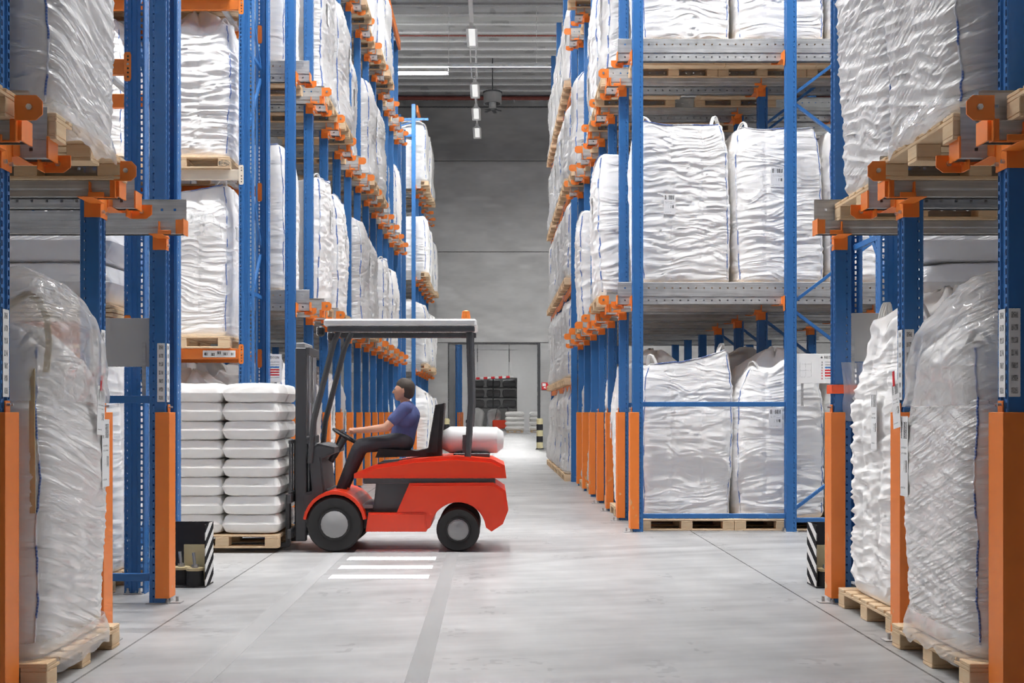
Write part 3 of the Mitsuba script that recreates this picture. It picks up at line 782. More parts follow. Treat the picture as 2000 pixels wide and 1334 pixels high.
# selective racks (orange beams). local: beams along x from 0 to L at y=0 (front) and y=D; T places it
def plate_mesh():
    m = M()
    m.prism([(-0.03, -0.10), (-0.02, -0.12), (0.02, -0.12), (0.03, -0.10), (0.03, 0.10), (0.02, 0.12), (-0.02, 0.12), (-0.03, 0.10)], -0.006, 0.0)
    return m
G_PLATE = group('g_beam_plate', {'plate': plate_mesh().ply(ORANGE), 'slots': (lambda m: [m.lathe([(0, 0), (0.008, 0), (0.008, 0.003), (0, 0.003)], 8, 'y', (0.004, -0.009, z)) for z in (-0.085, -0.05, -0.015, 0.055, 0.085)] and m)(M()).ply(BLACK), 'bolt': M().lathe([(0, 0), (0.009, 0), (0.009, 0.006), (0, 0.006)], 8, 'y', (0.004, -0.012, 0.02)).ply(BOLT)})
G_PLATEW = group('g_beam_plate_pale', {'plate': plate_mesh().ply(PALEWOOD), 'slots': (lambda m: [m.lathe([(0, 0), (0.008, 0), (0.008, 0.003), (0, 0.003)], 8, 'y', (0.004, -0.009, z)) for z in (-0.085, -0.05, -0.015, 0.055, 0.085)] and m)(M()).ply(BLACK)})
def selective(name, label, T, L, D, levels, pale=(), H=11.0, ends=(0, 1), nbays=1, strip=None):
    r = thing(name, label, 'pallet rack')
    for b in range(nbays + 1):
        if nbays == 1 and b not in ends: continue
        x = b * (L + 0.12) 
        for y in (0.06, D - 0.06):
            instpart(r, 'upright', G_UPSEL if nbays == 1 else G_UPF, T @ at(x - 0.06 + (0 if nbays > 1 else 0.025 if b else -0.025), y, 0, -90 if y < D / 2 else 90))
        z = 0.25; k = 0
        while z < H - 1.2:
            p, q = ((x - 0.06, 0.1, z), (x - 0.06, D - 0.1, z + 1.0))
            if k % 2: p, q = ((x - 0.06, D - 0.1, z), (x - 0.06, 0.1, z + 1.0))
            part(r, 'diagonal_brace', M().bar(p, q, 0.045, 0.03, up=(1, 0, 0)).ply(BLUE), T)
            z += 1.15; k += 1
        for z in (0.2, 3.0, 6.0):
            part(r, 'horizontal_brace', M().cbox((x - 0.08, 0.1, z - 0.025), (x - 0.04, D - 0.1, z + 0.025), 0.003).ply(BLUE), T)
    for b in range(nbays):
        x0 = b * (L + 0.12); x1 = x0 + L
        for li, z in enumerate(levels):
            for y, s in ((0.0, 1), (D, -1)):
                w = (li in pale) and s == 1
                m = M().cbox((x0, y + s * 0.01, z - 0.13), (x1, y + s * 0.06, z), 0.006)
                bm = part(r, 'beam', m.ply(PALEWOOD if w else ORANGE), T, 'cream coloured beam' if w else None)
                for xx in (x0 - 0.03, x1 + 0.03):
                    instpart(r, 'beam_connector', G_PLATEW if w else G_PLATE, T @ at(xx, y if s > 0 else y, z - 0.07, 0 if s > 0 else 180))
            if nbays == 1:
                for xx in np.linspace(x0 + 0.25, x1 - 0.25, 4):
                    part(r, 'support_bar', M().cbox((xx - 0.03, 0.06, z - 0.05), (xx + 0.03, D - 0.06, z - 0.012), 0.003).ply(ZINC), T)
    if strip is not None:
        part(r, 'location_label', slab(0.40, 0.085, STRIPH, 0.002), T @ at(*strip))
    return r
def f_striph(p, n, uv):
    u, v = uv.x, uv.y
    c = u * 5; fr_ = c - dr.floor(c)
    inb = dr.select((fr_ > 0.18) & (fr_ < 0.82) & (v > 0.2 + 0.25 * mikit.cell_rand(dr.floor(c), 1, 1)) & (v < 0.62 + 0.25 * mikit.cell_rand(dr.floor(c), 1, 1)), 1.0, 0.0)
    return mi.Color3f(0.80) * (1 - 0.75 * inb * bars(u + v * 0.0, 60) - 0.12 * inb)
STRIPH = mat('strip_wide', two({'type': 'diffuse', 'reflectance': proc(f_striph)}))
SL = [2.25, 4.42, 6.5]
# far left bay beyond the cross aisle: right end at x=-3.03
sfl = selective('selective_rack', 'blue and orange selective rack bay facing the forklift on the left', at(-5.86, 13.95, 0), 2.76, 1.1, [2.28, 4.47, 6.55], pale=(1,), strip=(2.76 - 0.24, -0.002, 2.28 - 0.11))
snl = selective('selective_rack', 'selective rack behind the near left drive-in rack, holding wrapped sacks', at(-5.80, 9.42, 0), 2.76, 1.1, SL)
snr = selective('selective_rack', 'selective rack behind the near right drive-in rack, holding wrapped sacks', at(3.37, 9.42, 0), 2.76, 1.1, SL)
SRL = [2.10, 4.27, 6.42, 8.55]
sfr = selective('selective_rack', 'selective rack with orange beams along the far right of the aisle', at(1.70, 33.0, 0, -90), 2.7, 1.1, SRL, nbays=3)

# ------------------------------------------------------------------ loads
def tier(li): return ['on the floor', 'on the second tier', 'on the third tier', 'on the top tier'][li]
# far right: front lane with two bags side by side, then lanes behind
FR = {  # (lane, level): (group, look)
    (0, 0): (BAGS_HI[2], 'slant-topped white bulk bag'), (0, 1): (BAGS_HI[0], 'square barcode-labelled white bulk bag'),
    (0, 2): (BAGS_HI[1], 'square white bag')}
for lane in range(6):
    yc = ry[lane] + 0.75
    for li, z in enumerate([0.0] + LV):
        s_ = F / ry[lane]
        if 805 - (z - 1.5) * s_ < -60: continue
        for deep in range(3 if lane == 0 else 2 if lane < 4 else 1):
            rr = random.Random(lane * 31 + li * 7 + deep)
            x = 2.46 + deep * 1.205 + (0 if lane == 0 else -0.06 + rr.uniform(-0.04, 0.03) if li == 0 else -rr.choice((0.04, 0.10, 0.30, 0.40)))
            hi = lane < 2
            pos = f'{tier(li)}, {ORD[lane]} lane of the long right rack' + ('' if deep == 0 else ', second in' if deep == 1 else ', third in')
            if lane == 0:
                gid, look = FR[(0, li)] if deep == 0 else ((BAGS_HI[3], 'gathered-top bulk bag') if li == 0 else (BAGS_HI[1], 'square white bag'))
                load(gid, x, yc, z, 0, pos, True, look)
            elif deep == 0:
                hood = (lane, li) in ((1, 2), (3, 1), (3, 2), (4, 0), (4, 2), (4, 3), (5, 1), (5, 2), (5, 3), (5, 0))
                gid = HOODS[(lane + li) % 3] if hood else BAGS[(lane + li) % 3]
                load(gid, x - (0.04 if hood else 0), yc, z, -90 + rr.uniform(-3, 3), pos, hi, 'grey plastic-hooded bulk bag' if hood else 'white blue-seamed bulk bag')
            else:
                load(HOODS[(lane + deep) % 3] if li == 0 else BAGS[lane % 3], x, yc, z, rr.choice((0, 90, 180)), pos, hi, 'bulk bag')
# right selective, beams along the aisle
for b in range(3):
    for li, z in enumerate([0.0] + SRL):
        for k in range(2):
            rr = random.Random(b * 17 + li * 5 + k)
            y = 33.0 - 2.82 * b - 0.72 - 1.28 * k
            if 805 - (z - 1.5) * F / y < -40: continue
            gid = HOODS[rr.randrange(3)]
            nth = ORD[5 - (2 * b + k)]
            load(gid, 2.18 - 0.02, y, z, -90 + rr.uniform(-3, 3), f'{tier(li) if li < 4 else "on the uppermost tier"}, {nth} along the far right selective rack', False, 'loose plastic-covered bulk bag', sc=0.90)
# long left rack
HL = {(0, 1), (1, 2), (2, 2), (4, 1), (5, 1), (6, 1), (6, 2), (3, 0), (1, 0), (7, 2), (8, 2), (9, 2), (5, 2), (4, 2), (8, 3), (9, 3), (10, 3), (7, 3)} - {(0, 1)}
LOFF = {(1, 1): 0.24, (2, 1): 0.33, (3, 1): 0.10, (4, 1): 0.36, (5, 1): 0.34, (6, 1): 0.08, (7, 1): 0.30, (1, 2): 0.28, (2, 2): 0.34, (3, 2): 0.05, (4, 2): 0.12, (5, 2): 0.34, (6, 2): 0.36}
EMPTY = {(k, 0) for k in (4, 5, 6, 7, 8)}
for lane in range(11):
    yc = ly[lane] + 0.75
    for li, z in enumerate([0.0] + LV):
        if 805 - (z - 1.5) * F / ly[lane] < -60 or (lane, li) in EMPTY: continue
        for deep in range(2 if lane < 2 else 1):
            rr = random.Random(lane * 37 + li * 11 + deep + 1)
            x = -3.35 - deep * 1.22 + (rr.uniform(0.04, 0.1) if lane and li == 0 else LOFF.get((lane, li), rr.choice((0.05, 0.12, 0.28, 0.38))) if lane else 0)
            hood = (lane, li) in HL and deep == 0
            gid = HOODS[(lane + 2 * li) % 3] if hood else BAGS[(lane + li) % 3]
            rz = 90 + rr.uniform(-3, 3) if lane or deep else 0
            if lane == 0 and deep == 0: gid = BAGS_HI[3] if li == 0 else BAGS_HI[1]
            if lane == 0 and deep == 1: gid, rz = BAGS_HI[0], 0
            pos = f'{tier(li)}, {ORD[lane]} lane of the long left rack' + (', second in' if deep else '')
            load(gid, x + (0.04 if hood else 0), yc, z, rz, pos, lane < 3, 'grey plastic-hooded bulk bag' if hood else 'white bulk bag')
for lane in range(5):
    for li, z in enumerate([0.0] + LV):
        rr = random.Random(lane * 41 + li)
        gid = HOODS[rr.randrange(3)] if (lane + li) % 2 else BAGS[rr.randrange(3)]
        if li == 3 and lane > 2: continue
        load(gid, -2.75 if lane == 0 else -2.80 + rr.uniform(-0.1, 0.15), l2y[lane] + 0.75, z, 90 + rr.uniform(-4, 4), f'{tier(li)}, {ORD[lane]} lane of the farthest left rack', False, 'pale bulk bag')
# selective bay far left
for li, z in enumerate([0.0, 2.28, 4.47, 6.55]):
    for k, x in enumerate((-3.80, -5.08)):
        gid = (WRAPFLOOR[0], BAGS_SEL[1], BAGS_SEL[0], BAGS_SEL[0])[li] if k == 0 else BAGS_HI[1]
        look = ('film-wrapped bulk bag', 'smooth white bulk bag', 'heavily creased white bulk bag', 'white bulk bag')[li] if k == 0 else 'white bulk bag'
        if (li, k) == (2, 0): PAL_EPAL = f'pallet_{USED["pallet"] + 1:03d}'
        b_ = load(gid, x, 14.5, z, 0, f'{tier(li)} of the left selective bay, {"right" if k == 0 else "left"}', True, look, sc=(1.0 if k == 0 else 0.85))
        if (li, k) == (1, 0): BAG_BAY = b_

# near left rack
BAG_NL = load(WRAPFLOOR[0], -3.0, 6.75, 0, 90, 'on the floor of the near left rack', True, 'tall film-wrapped bulk bag with tan straps')
BAG_NLU = load(WRAPS[0], -2.95, 6.75, LV[0], 90, 'on the upper tier of the near left rack', True, 'big glossy film-wrapped bulk bag')
load(WRAPS[0], -3.02, 5.22, LV[0], 90, 'at the left edge of the photo, upper tier', True, 'film-wrapped bulk bag')
# near right rack
BAG_NR = load(WRAPFLOOR[1], 3.17, 6.75, 0, -90, 'on the floor of the near right rack, front lane', True, 'tagged film-wrapped bulk bag')
BAG_NRU = load(WRAPS[1], 3.08, 6.75, LV[0], -90, 'on the upper tier of the near right rack, front lane', True, 'big glossy film-wrapped bulk bag')
load(WRAPS[0], 3.22, 5.22, LV[0], -90, 'at the right edge of the photo, upper tier', True, 'film-wrapped bulk bag')
load(WRAPFLOOR[2], 3.28, 8.25, 0, -90, 'on the floor of the near right rack, behind its front lane', True, 'crumpled white bulk bag')
load(WRAPS[1], 3.25, 8.25, LV[0], -90, 'on the upper tier of the near right rack, second lane', True, 'creased film-wrapped bulk bag')

# ------------------------------------------------------------------ floor markings
for y0, y1 in ((10.28, 10.52), (10.92, 11.17), (11.57, 11.82), (12.22, 12.47)):
    k = thing('floor_stripe', f'white floor stripe of the pedestrian crossing, {dict(zip((10.28, 10.92, 11.57, 12.22), ("nearest the camera", "second from the camera", "third from the camera", "farthest, under the forklift")))[y0]}', 'floor marking')
    scene[k] = M().box((-1.48, y0, 0), (-0.58, y1, 0.002)).ply(LINEW)
k = thing('floor_line', 'faded grey line along the floor right of the white stripes', 'floor marking')
scene[k] = M().box((-0.49, -2, 0), (-0.36, 13.4, 0.0015)).ply(FADED)
k = thing('floor_line', 'paler faded line along the floor left of the white stripes', 'floor marking')
scene[k] = M().box((-1.71, -2, 0), (-1.56, 13.4, 0.0015)).ply(FADED2)

# ------------------------------------------------------------------ film hoods, skirts, straps and tags of the wrapped bags
def cloth_ring(w, d, prof, seed, amp, nu=120, cap=True, nz=(3, 3, 3)):
    """loose film around a rounded square: prof = [(z, scale)], capped at the top"""
    th = np.linspace(0, 2 * np.pi, nu, endpoint=False)
    z = np.linspace(0, 1, 40); pz = np.array(prof, float)
    tt = np.linspace(0, 1, len(pz))
    zz, ss = np.interp(z, tt, pz[:, 0]), np.interp(z, tt, pz[:, 1])
    n = 5.0
    rr = 1.0 / (np.abs(np.cos(th)) ** n + np.abs(np.sin(th)) ** n) ** (1 / n)
    V = np.stack([rr * np.cos(th) * w / 2 * ss[:, None], rr * np.sin(th) * d / 2 * ss[:, None], np.repeat(zz[:, None], nu, 1)], -1)
    P = V.reshape(-1, 3)
    f1 = meshkit.fbm(P * np.array(nz) + seed, 3, seed) - 0.5
    f2 = 1 - np.abs(2 * meshkit.noise(P * np.array([6, 6, 3]) + seed * 2, seed + 1) - 1)
    o = P[:, :2] / (np.linalg.norm(P[:, :2], axis=1, keepdims=True) + 1e-6)
    f3 = 1 - np.abs(2 * meshkit.noise(np.column_stack([P[:, 0] * 14, P[:, 1] * 14, P[:, 2] * 4]) + seed, seed + 7) - 1)
    k = amp * (f1 * 1.2 + f2 * 0.4 + f3 ** 2 * 0.3)
    P = P.copy(); P[:, :2] += o * k[:, None]; P[:, 2] += amp * 0.6 * (meshkit.fbm(P * 4 + 9, 2, seed + 4) - 0.5)
    idx = np.arange(len(P)).reshape(40, nu); a, b = idx[:-1], idx[1:]
    q = np.stack([a, np.roll(a, -1, 1), np.roll(b, -1, 1), b], -1).reshape(-1, 4)
    return trimesh.Trimesh(P, np.vstack([q[:, [0, 1, 2]], q[:, [0, 2, 3]]]), process=False)

def hood(bag, x, y, z, rz, seed, prof, lean):
    t = cloth_ring(1.16, 1.14, prof, seed, 0.075)
    v = np.array(t.vertices); q = np.clip((v[:, 2] - 1.55) / 0.6, 0, 1.2)
    v[:, 0] += q * lean[0]; v[:, 1] += q * lean[1]
    part(bag, 'plastic_hood', ply(trimesh.Trimesh(v, t.faces, process=False), FILM, True), at(x, y, z, rz))
def skirt(bag, x, y, z, rz, seed):
    t = cloth_ring(1.215, 1.215, [(0.24, 0.955), (0.15, 0.995), (0.11, 0.998), (0.07, 1.0), (0.035, 1.0)], seed, 0.016, nz=(5, 5, 9))
    v = np.array(t.vertices); low = np.clip((0.16 - v[:, 2]) / 0.12, 0, 1)
    v[:, 2] += low * (0.16 * (meshkit.fbm(np.column_stack([v[:, 0] * 4, v[:, 1] * 4, v[:, 0] * 0]) + seed, 3, seed) - 0.35))
    part(bag, 'film_skirt', ply(trimesh.Trimesh(v, t.faces, process=False), FILM, True), at(x, y, z, rz))
PROF = [(1.42, 1.0), (1.62, 0.985), (1.74, 0.90), (1.84, 0.80), (1.93, 0.68), (2.02, 0.52), (2.10, 0.36), (2.15, 0.20), (2.18, 0.04)]
hood(BAG_NL, -3.0, 6.75, 0.144, 90, 5, PROF, (-0.2, -0.28))
hood(BAG_NR, 3.17, 6.75, 0.144, -90, 8, [(z - 0.03, s_) for z, s_ in PROF], (0.2, -0.26))
hood(BAG_BAY, -3.80, 14.5, 2.28 + 0.144, 0, 14, [(z * 0.86, s_ * 0.99) for z, s_ in PROF], (0.12, 0.0))
skirt(BAG_NLU, -2.95, 6.75, LV[0] + 0.0, 0, 3)
skirt(BAG_NL, -3.0, 6.75, 0.0, 0, 4)
skirt(BAG_NRU, 3.08, 6.75, LV[0] + 0.06, 0, 6)
skirt(BAG_NR, 3.17, 6.75, 0.04, 0, 7)
# tan straps of the left floor bag, under its film
def flat_strap(pts, w=0.035, t=0.006, side=(0, 0, 1)):
    m = M()
    for a, b in zip(pts[:-1], pts[1:]): m.bar(a, b, w, t, up=side)
    return m
sc_ = [(-2.79, 6.30, 1.92), (-2.70, 6.36, 2.08), (-2.62, 6.42, 2.17), (-2.55, 6.42, 2.13), (-2.49, 6.38, 2.03), (-2.46, 6.33, 1.88), (-2.455, 6.28, 1.72)]
part(BAG_NL, 'lifting_strap', flat_strap(sc_, side=(0, 1, 0)).ply(STRAPT))
sc_ = [(-2.50, 6.21, 0.95), (-2.50, 6.20, 1.40), (-2.50, 6.20, 1.74)]
part(BAG_NL, 'lifting_strap', flat_strap(sc_, w=0.03, side=(0, 1, 0)).ply(STRAPT))
def tag(bag, x, y, z, rz, w=0.13, h=0.30, tilt=4):
    T = at(x, y, z, rz, ry=tilt)
    part(bag, 'paper_tag', slab(w, h, LABEL, 0.002), T, 'white paper tag')
    part(bag, 'red_tab', M().box((-0.028, -0.006, h - 0.03), (0.006, -0.003, h + 0.065)).ply(SIGNRED), T, 'red tab')
tag(BAG_NL, -2.405, 7.0, 1.36, 90)
tag(BAG_NR, 2.56, 7.22, 1.40, -90, tilt=-8)

# wrapped sacks on boards in the near selective racks
G_SACKS = None
def sack_mesh(w, d, h, seed, n=20):
    u = np.linspace(-1, 1, n)
    X, Y = np.meshgrid(u, u, indexing='ij')
    e = (1 - np.abs(X) ** 6) * (1 - np.abs(Y) ** 6)
    t = np.clip(e, 0, 1) ** 0.28
    k = 1 - 0.03 * (np.abs(X * Y)) ** 3
    top = np.stack([X * w / 2 * k, Y * d / 2 * k, h / 2 + h / 2 * t], -1).reshape(-1, 3)
    bot = np.stack([X * w / 2 * k, Y * d / 2 * k, h / 2 - h / 2 * t], -1).reshape(-1, 3)
    nz_ = meshkit.fbm(top * 5 + seed, 3, seed) - 0.5
    top[:, 2] += nz_ * h * 0.12 * (t.reshape(-1) > 0.05)
    idx = np.arange(n * n).reshape(n, n)
    q = np.stack([idx[:-1, :-1], idx[1:, :-1], idx[1:, 1:], idx[:-1, 1:]], -1).reshape(-1, 4)
    f = np.vstack([q[:, [0, 1, 2]], q[:, [0, 2, 3]]])
    return trimesh.Trimesh(np.vstack([top, bot]), np.vstack([f, f[:, ::-1] + n * n]), process=False)
BIGSACK = [ply(sack_mesh(1.16, 1.02, 0.36, s), WRAP, True) for s in (1, 2)]
for side, xs, lab in ((-1, (-3.74, -5.0), 'left'), (1, (4.12, 5.4), 'right')):
    for i, x in enumerate(xs):
        where = f'in the near {lab} selective rack, {"inner" if i == 0 else "outer"} place'
        p = thing('board_stack', f'flat stack of wooden boards under wrapped sacks {where}', 'boards')
        rr = random.Random(i + side)
        for j in range(4):
            o = rr.uniform(-0.02, 0.02)
            part(p, 'board', M().cbox((x - 0.6 + o, 9.40, 2.251 + j * 0.036), (x + 0.6 + o, 10.5, 2.251 + j * 0.036 + 0.030), 0.004).ply(WOOD))
        for j in range(2):
            k = thing('wrapped_sack', f'{"upper" if j else "lower"} film-wrapped grey sack {where}', 'sack')
            scene[k] = {**BIGSACK[j], 'to_world': at(x, 9.95, 2.40 + j * 0.345, rr.uniform(-2, 2))}
        k = load(BAGS_HI[1] if side < 0 else HOODS[0], x, 9.97, 0, 0, f'on the floor {where}', True, 'white bulk bag', sc=0.88)
k = thing('blue_sheet', 'blue plastic sheet tucked in the pallet of the near right upper tier', 'plastic sheet')
m = M(); 
for i in range(8):
    m.add([(2.95 + i * 0.09, 7.635 - 0.008 * (i % 2), 2.99), (3.04 + i * 0.09, 7.635 - 0.008 * ((i + 1) % 2), 2.99), (3.04 + i * 0.09, 7.625 - 0.008 * ((i + 1) % 2), 3.12), (2.95 + i * 0.09, 7.625 - 0.008 * (i % 2), 3.12)], [(0, 1, 2, 3)])
    m.add([(2.95 + i * 0.09, 7.64 - 0.008 * (i % 2), 2.99), (3.04 + i * 0.09, 7.64 - 0.008 * ((i + 1) % 2), 2.99), (3.04 + i * 0.09, 7.63 - 0.008 * ((i + 1) % 2), 3.12), (2.95 + i * 0.09, 7.63 - 0.008 * (i % 2), 3.12)], [(0, 1, 2, 3)])
scene[k] = m.ply(TARP)

# ------------------------------------------------------------------ signs, strips, pouch
def sign(x, y, z, rz, label, w=0.56, h=0.37):
    k = thing('load_sign', label, 'sign')
    T = at(x, y, z, rz)
    part(k, 'panel', M().cbox((-w / 2, -0.003, 0), (w / 2, 0.003, h), 0.002).ply(PAPER), T)
    part(k, 'back', M().cbox((-w / 2, 0.0032, 0), (w / 2, 0.0052, h), 0.0008).ply(GREYP), T)
    t = meshkit.text_mesh('NEDCON', 0.030, 0.001, bold=True)
    v = np.array(t.vertices)[:, [0, 2, 1]] * [1, -1, 1] + [w / 2 - 0.21, -0.0035, h - 0.06]
    part(k, 'lettering', ply(trimesh.Trimesh(v, t.faces[:, ::-1], process=False), DARK), T)
    part(k, 'emblem', M().prism([(0.013 * math.cos(a * 1.047), 0.015 + 0.013 * math.sin(a * 1.047)) for a in range(6)], -0.0045, -0.0032).ply(DARK), T @ at(w / 2 - 0.24, 0, h - 0.062))
    for i in range(7):
        zz = h - 0.105 - i * 0.034
        mtl = SIGNBLUE if i == 2 else SIGNRED if i >= 3 and i < 6 else MIDGREY
        th_ = 0.020 if i in (2, 3, 4, 5) else 0.008
        part(k, 'rule_block' if i in (2, 3, 4, 5) else 'rule_line', M().box((w / 2 - 0.20, -0.0045, zz - th_ / 2), (w / 2 - 0.03, -0.0032, zz + th_ / 2)).ply(mtl), T)
        part(k, 'icon', M().prism([(-0.010, -0.008), (0.010, -0.008), (0, 0.011)], -0.0045, -0.0032).ply(DARK if i < 3 else SIGNRED), T @ at(w / 2 - 0.235, 0, zz))
    m = M()
    for i in range(3): m.box((-w / 2 + 0.05 + i * 0.07, -0.0045, 0.08), (-w / 2 + 0.052 + i * 0.07, -0.0032, 0.26))
    for i in range(3): m.box((-w / 2 + 0.05, -0.0045, 0.08 + i * 0.08), (-w / 2 + 0.19, -0.0032, 0.082 + i * 0.08))
    part(k, 'rack_drawing', m.ply(MIDGREY), T)
    for e in (-0.2, 0.2): part(k, 'stay', M().cbox((e - 0.015, 0.005, 1.58 - z), (e + 0.015, 0.012, h * 0.5), 0.002).ply(ZINC), T)
    return k
sign(4.07, 14.26, 1.86, 0, 'white load notice sign on the front of the long right rack')
sign(-3.08, 15.16, 1.90, 0, 'white load notice sign at the start of the long left rack')
sign(-2.96, 9.05, 1.86, 180, 'grey back of a sign panel on the near left rack', w=0.50, h=0.385)
sign(3.05, 9.05, 1.90, 180, 'grey back of a sign panel on the near right rack', w=0.50, h=0.385)
for r, x, y, s_ in ((nl, -2.625, 6.0, 1), (nl, -2.625, 7.5, 1), (nl, -2.625, 9.0, 1), (nr, 2.745, 6.0, -1), (nr, 2.745, 7.5, -1)):
    part(r, 'location_label', slab(0.075, 0.46, STRIP, 0.002), at(x + s_ * 0.0665, y, 1.58, 90 * s_) )
    part(r, 'location_label', slab(0.06, 0.46, STRIP, 0.002), at(x + s_ * 0.03, y - 0.0615, 1.58, 0))
k = thing('document_pouch', 'clear document pouch with folded paper taped to the near right post', 'plastic pouch')
T = at(2.79, 8.925, 1.43)
part(k, 'pouch', ply(trimesh.Trimesh(*(lambda X, Z: (np.column_stack([(X * (0.15 + 0.04 * (Z < 0.4))).ravel() + 0.03 * (1 - Z).ravel() - 0.02, (-0.012 * np.sin(X * 9 + Z * 7)).ravel() - 0.01, (Z * 0.46).ravel()]), np.array([q for i in range(9) for j in range(9) for q in ((i * 10 + j, i * 10 + j + 1, i * 10 + j + 11), (i * 10 + j, i * 10 + j + 11, i * 10 + j + 10))])))(*np.meshgrid(np.linspace(-0.3, 1, 10), np.linspace(0, 1, 10))), process=False), FILM, True), T)
part(k, 'folded_paper', M().prism([(0.02, 0.18), (0.12, 0.05), (0.13, 0.30)], -0.006, -0.002).ply(PAPER), T)
part(k, 'orange_tape', M().cbox((-0.135, 0.004, 0.215), (0.075, 0.012, 0.285), 0.002).cbox((-0.138, 0.004, 0.215), (-0.132, 0.14, 0.285), 0.002).ply(ORTAPE), T, 'bright orange tape')

# ------------------------------------------------------------------ striped rack end protectors
def protector(x, y, s_, label):
    k = thing('end_protector', label, 'corner protector')
    T = at(x, y, 0, s=[s_, 1, 1])
    v = np.array([(0.0, 0.0, 0.015), (0.0, 0.28, 0.015), (0.0, 0.28, 0.54), (0.0, 0.0, 0.54), (0.006, 0.0, 0.015), (0.006, 0.28, 0.015), (0.006, 0.28, 0.54), (0.006, 0.0, 0.54)])
    f = np.array([(0, 1, 2, 3), (4, 7, 6, 5), (3, 2, 6, 7), (0, 4, 5, 1), (0, 3, 7, 4), (1, 5, 6, 2)])
    part(k, 'striped_plate', ply((v, f), STRIPES, False, uv=np.stack([v[:, 1] / 0.28, v[:, 2] / 0.54], 1)), T)
    part(k, 'plate', M().cbox((-0.36, 0.275, 0.0), (0.0, 0.283, 0.54), 0.002).cbox((-0.36, 0.0, 0.0), (0.006, 0.283, 0.012), 0.003).ply(BLACK), T)
    part(k, 'gusset', M().cbox((-0.25, 0.262, 0.012), (-0.02, 0.27, 0.34), 0.002).ply(YELLOW), T)
    for i, (bx, by) in enumerate(((-0.10, 0.07), (-0.24, 0.15))):
        b = part(k, 'rubber_buffer', M().lathe([(0, 0.012), (0.075, 0.012), (0.07, 0.14), (0, 0.14)], 20).ply(RUBBER, 35), T @ at(bx, by, 0))
        scene[b + '__washer'] = {**M().lathe([(0, 0.14), (0.078, 0.14), (0.074, 0.16), (0, 0.16)], 20).ply(STRAPT, 35), 'to_world': T @ at(bx, by, 0)}
        scene[b + '__bolt'] = {**M().cyl((0, 0, 0.16), (-0.015, 0, 0.29), 0.014, 8).cyl((0, 0, 0.16), (-0.003, 0, 0.19), 0.03, 6).ply(BOLT), 'to_world': T @ at(bx, by, 0)}
protector(-2.46, 9.76, 1, 'black and white striped corner protector beside the near left post')
protector(2.76, 9.72, -1, 'striped corner protector behind the near right post guard')

# ------------------------------------------------------------------ end of the aisle
k = thing('fire_sign', 'small red and white fire alarm sign on the concrete wall', 'sign')
part(k, 'plate', M().cbox((2.02, 46.96, 2.42), (2.32, 46.985, 2.72), 0.004).ply(SIGNRED))
part(k, 'pictogram', M().box((2.05, 46.95, 2.57), (2.19, 46.958, 2.69)).prism([(2.08, 2.50), (2.2, 2.47), (2.16, 2.56)], 46.95, 46.958).ply(WHITE))
k = thing('wall_pipe', 'thin grey pipe standing at the wall by the doorway', 'pipe')
scene[k] = M().cyl((2.45, 46.9, 0), (2.45, 46.9, 1.9), 0.03, 8).ply(MIDGREY)
def bollard(x, y, label, cols=(YELLOW, BLACK), r=0.13, h=1.25):
    k = thing('bollard', label, 'bollard')
    part(k, 'base', M().lathe([(0, 0), (r * 1.25, 0), (r * 1.25, 0.05), (0, 0.05)], 20).ply(DARK, 35), at(x, y, 0))
    for i in range(5):
        z0, z1 = 0.05 + i * (h - 0.05) / 5, 0.05 + (i + 1) * (h - 0.05) / 5
        prof = [(0, z0), (r, z0), (r, z1), (0, z1)] if i < 4 else [(0, z0), (r, z0), (r, z1 - 0.04), (r * 0.7, z1), (0, z1)]
        part(k, 'band', M().lathe(prof, 20).ply(cols[i % 2], 35), at(x, y, 0))
bollard(1.90, 46.0, 'black and pale yellow bollard at the right side of the doorway')
bollard(-1.86, 46.0, 'black and pale yellow bollard at the left side of the doorway')
bollard(-1.90, 85.0, 'slim black and white banded bollard beyond the doorway', (WHITE, BLACK), 0.10, 1.15)
# rack on the left of the next hall
k = thing('drive_in_rack', 'blue rack with orange guards beyond the doorway, on the left', 'pallet rack')
for i, y in enumerate((74.5, 78.5, 82.5, 86.5)):
    part(k, 'upright', M().cbox((-2.42, y - 0.06, 0), (-2.31, y + 0.06, 7.5), 0.005).ply(BLUE))
    part(k, 'post_guard', M().cbox((-2.305, y - 0.09, 0.03), (-2.22, y + 0.09, 1.5), 0.005).ply(ORANGE))
# height bar on chains before the second doorway
k = thing('height_bar', 'red and white striped height limit bar hanging before the second doorway', 'height bar')
for i in range(11):
    part(k, 'band', M().cyl((-1.62 + i * 0.30, 91.4, 4.18 + i * 0.014), (-1.62 + (i + 1) * 0.30, 91.4, 4.18 + (i + 1) * 0.014), 0.10, 14).ply((WHITE, SIGNRED)[i % 2]))
for x in (-1.2, 1.3): part(k, 'chain', M().cyl((x, 91.4, 4.2), (x, 91.4, 8.995), 0.008, 5).ply(MIDGREY))
k = thing('pull_cord', 'dark cord with handle hanging over the second doorway, left one', 'cord'); scene[k] = M().cyl((-1.2, 91.0, 5.55), (-1.2, 91.0, 8.995), 0.012, 5).cyl((-1.2, 91.0, 5.5), (-1.2, 91.0, 6.6), 0.03, 6).ply(DARK)
k = thing('pull_cord', 'dark cord with handle hanging over the second doorway, right one', 'cord'); scene[k] = M().cyl((1.33, 91.0, 5.55), (1.33, 91.0, 8.995), 0.012, 5).cyl((1.33, 91.0, 5.5), (1.33, 91.0, 6.6), 0.03, 6).ply(DARK)
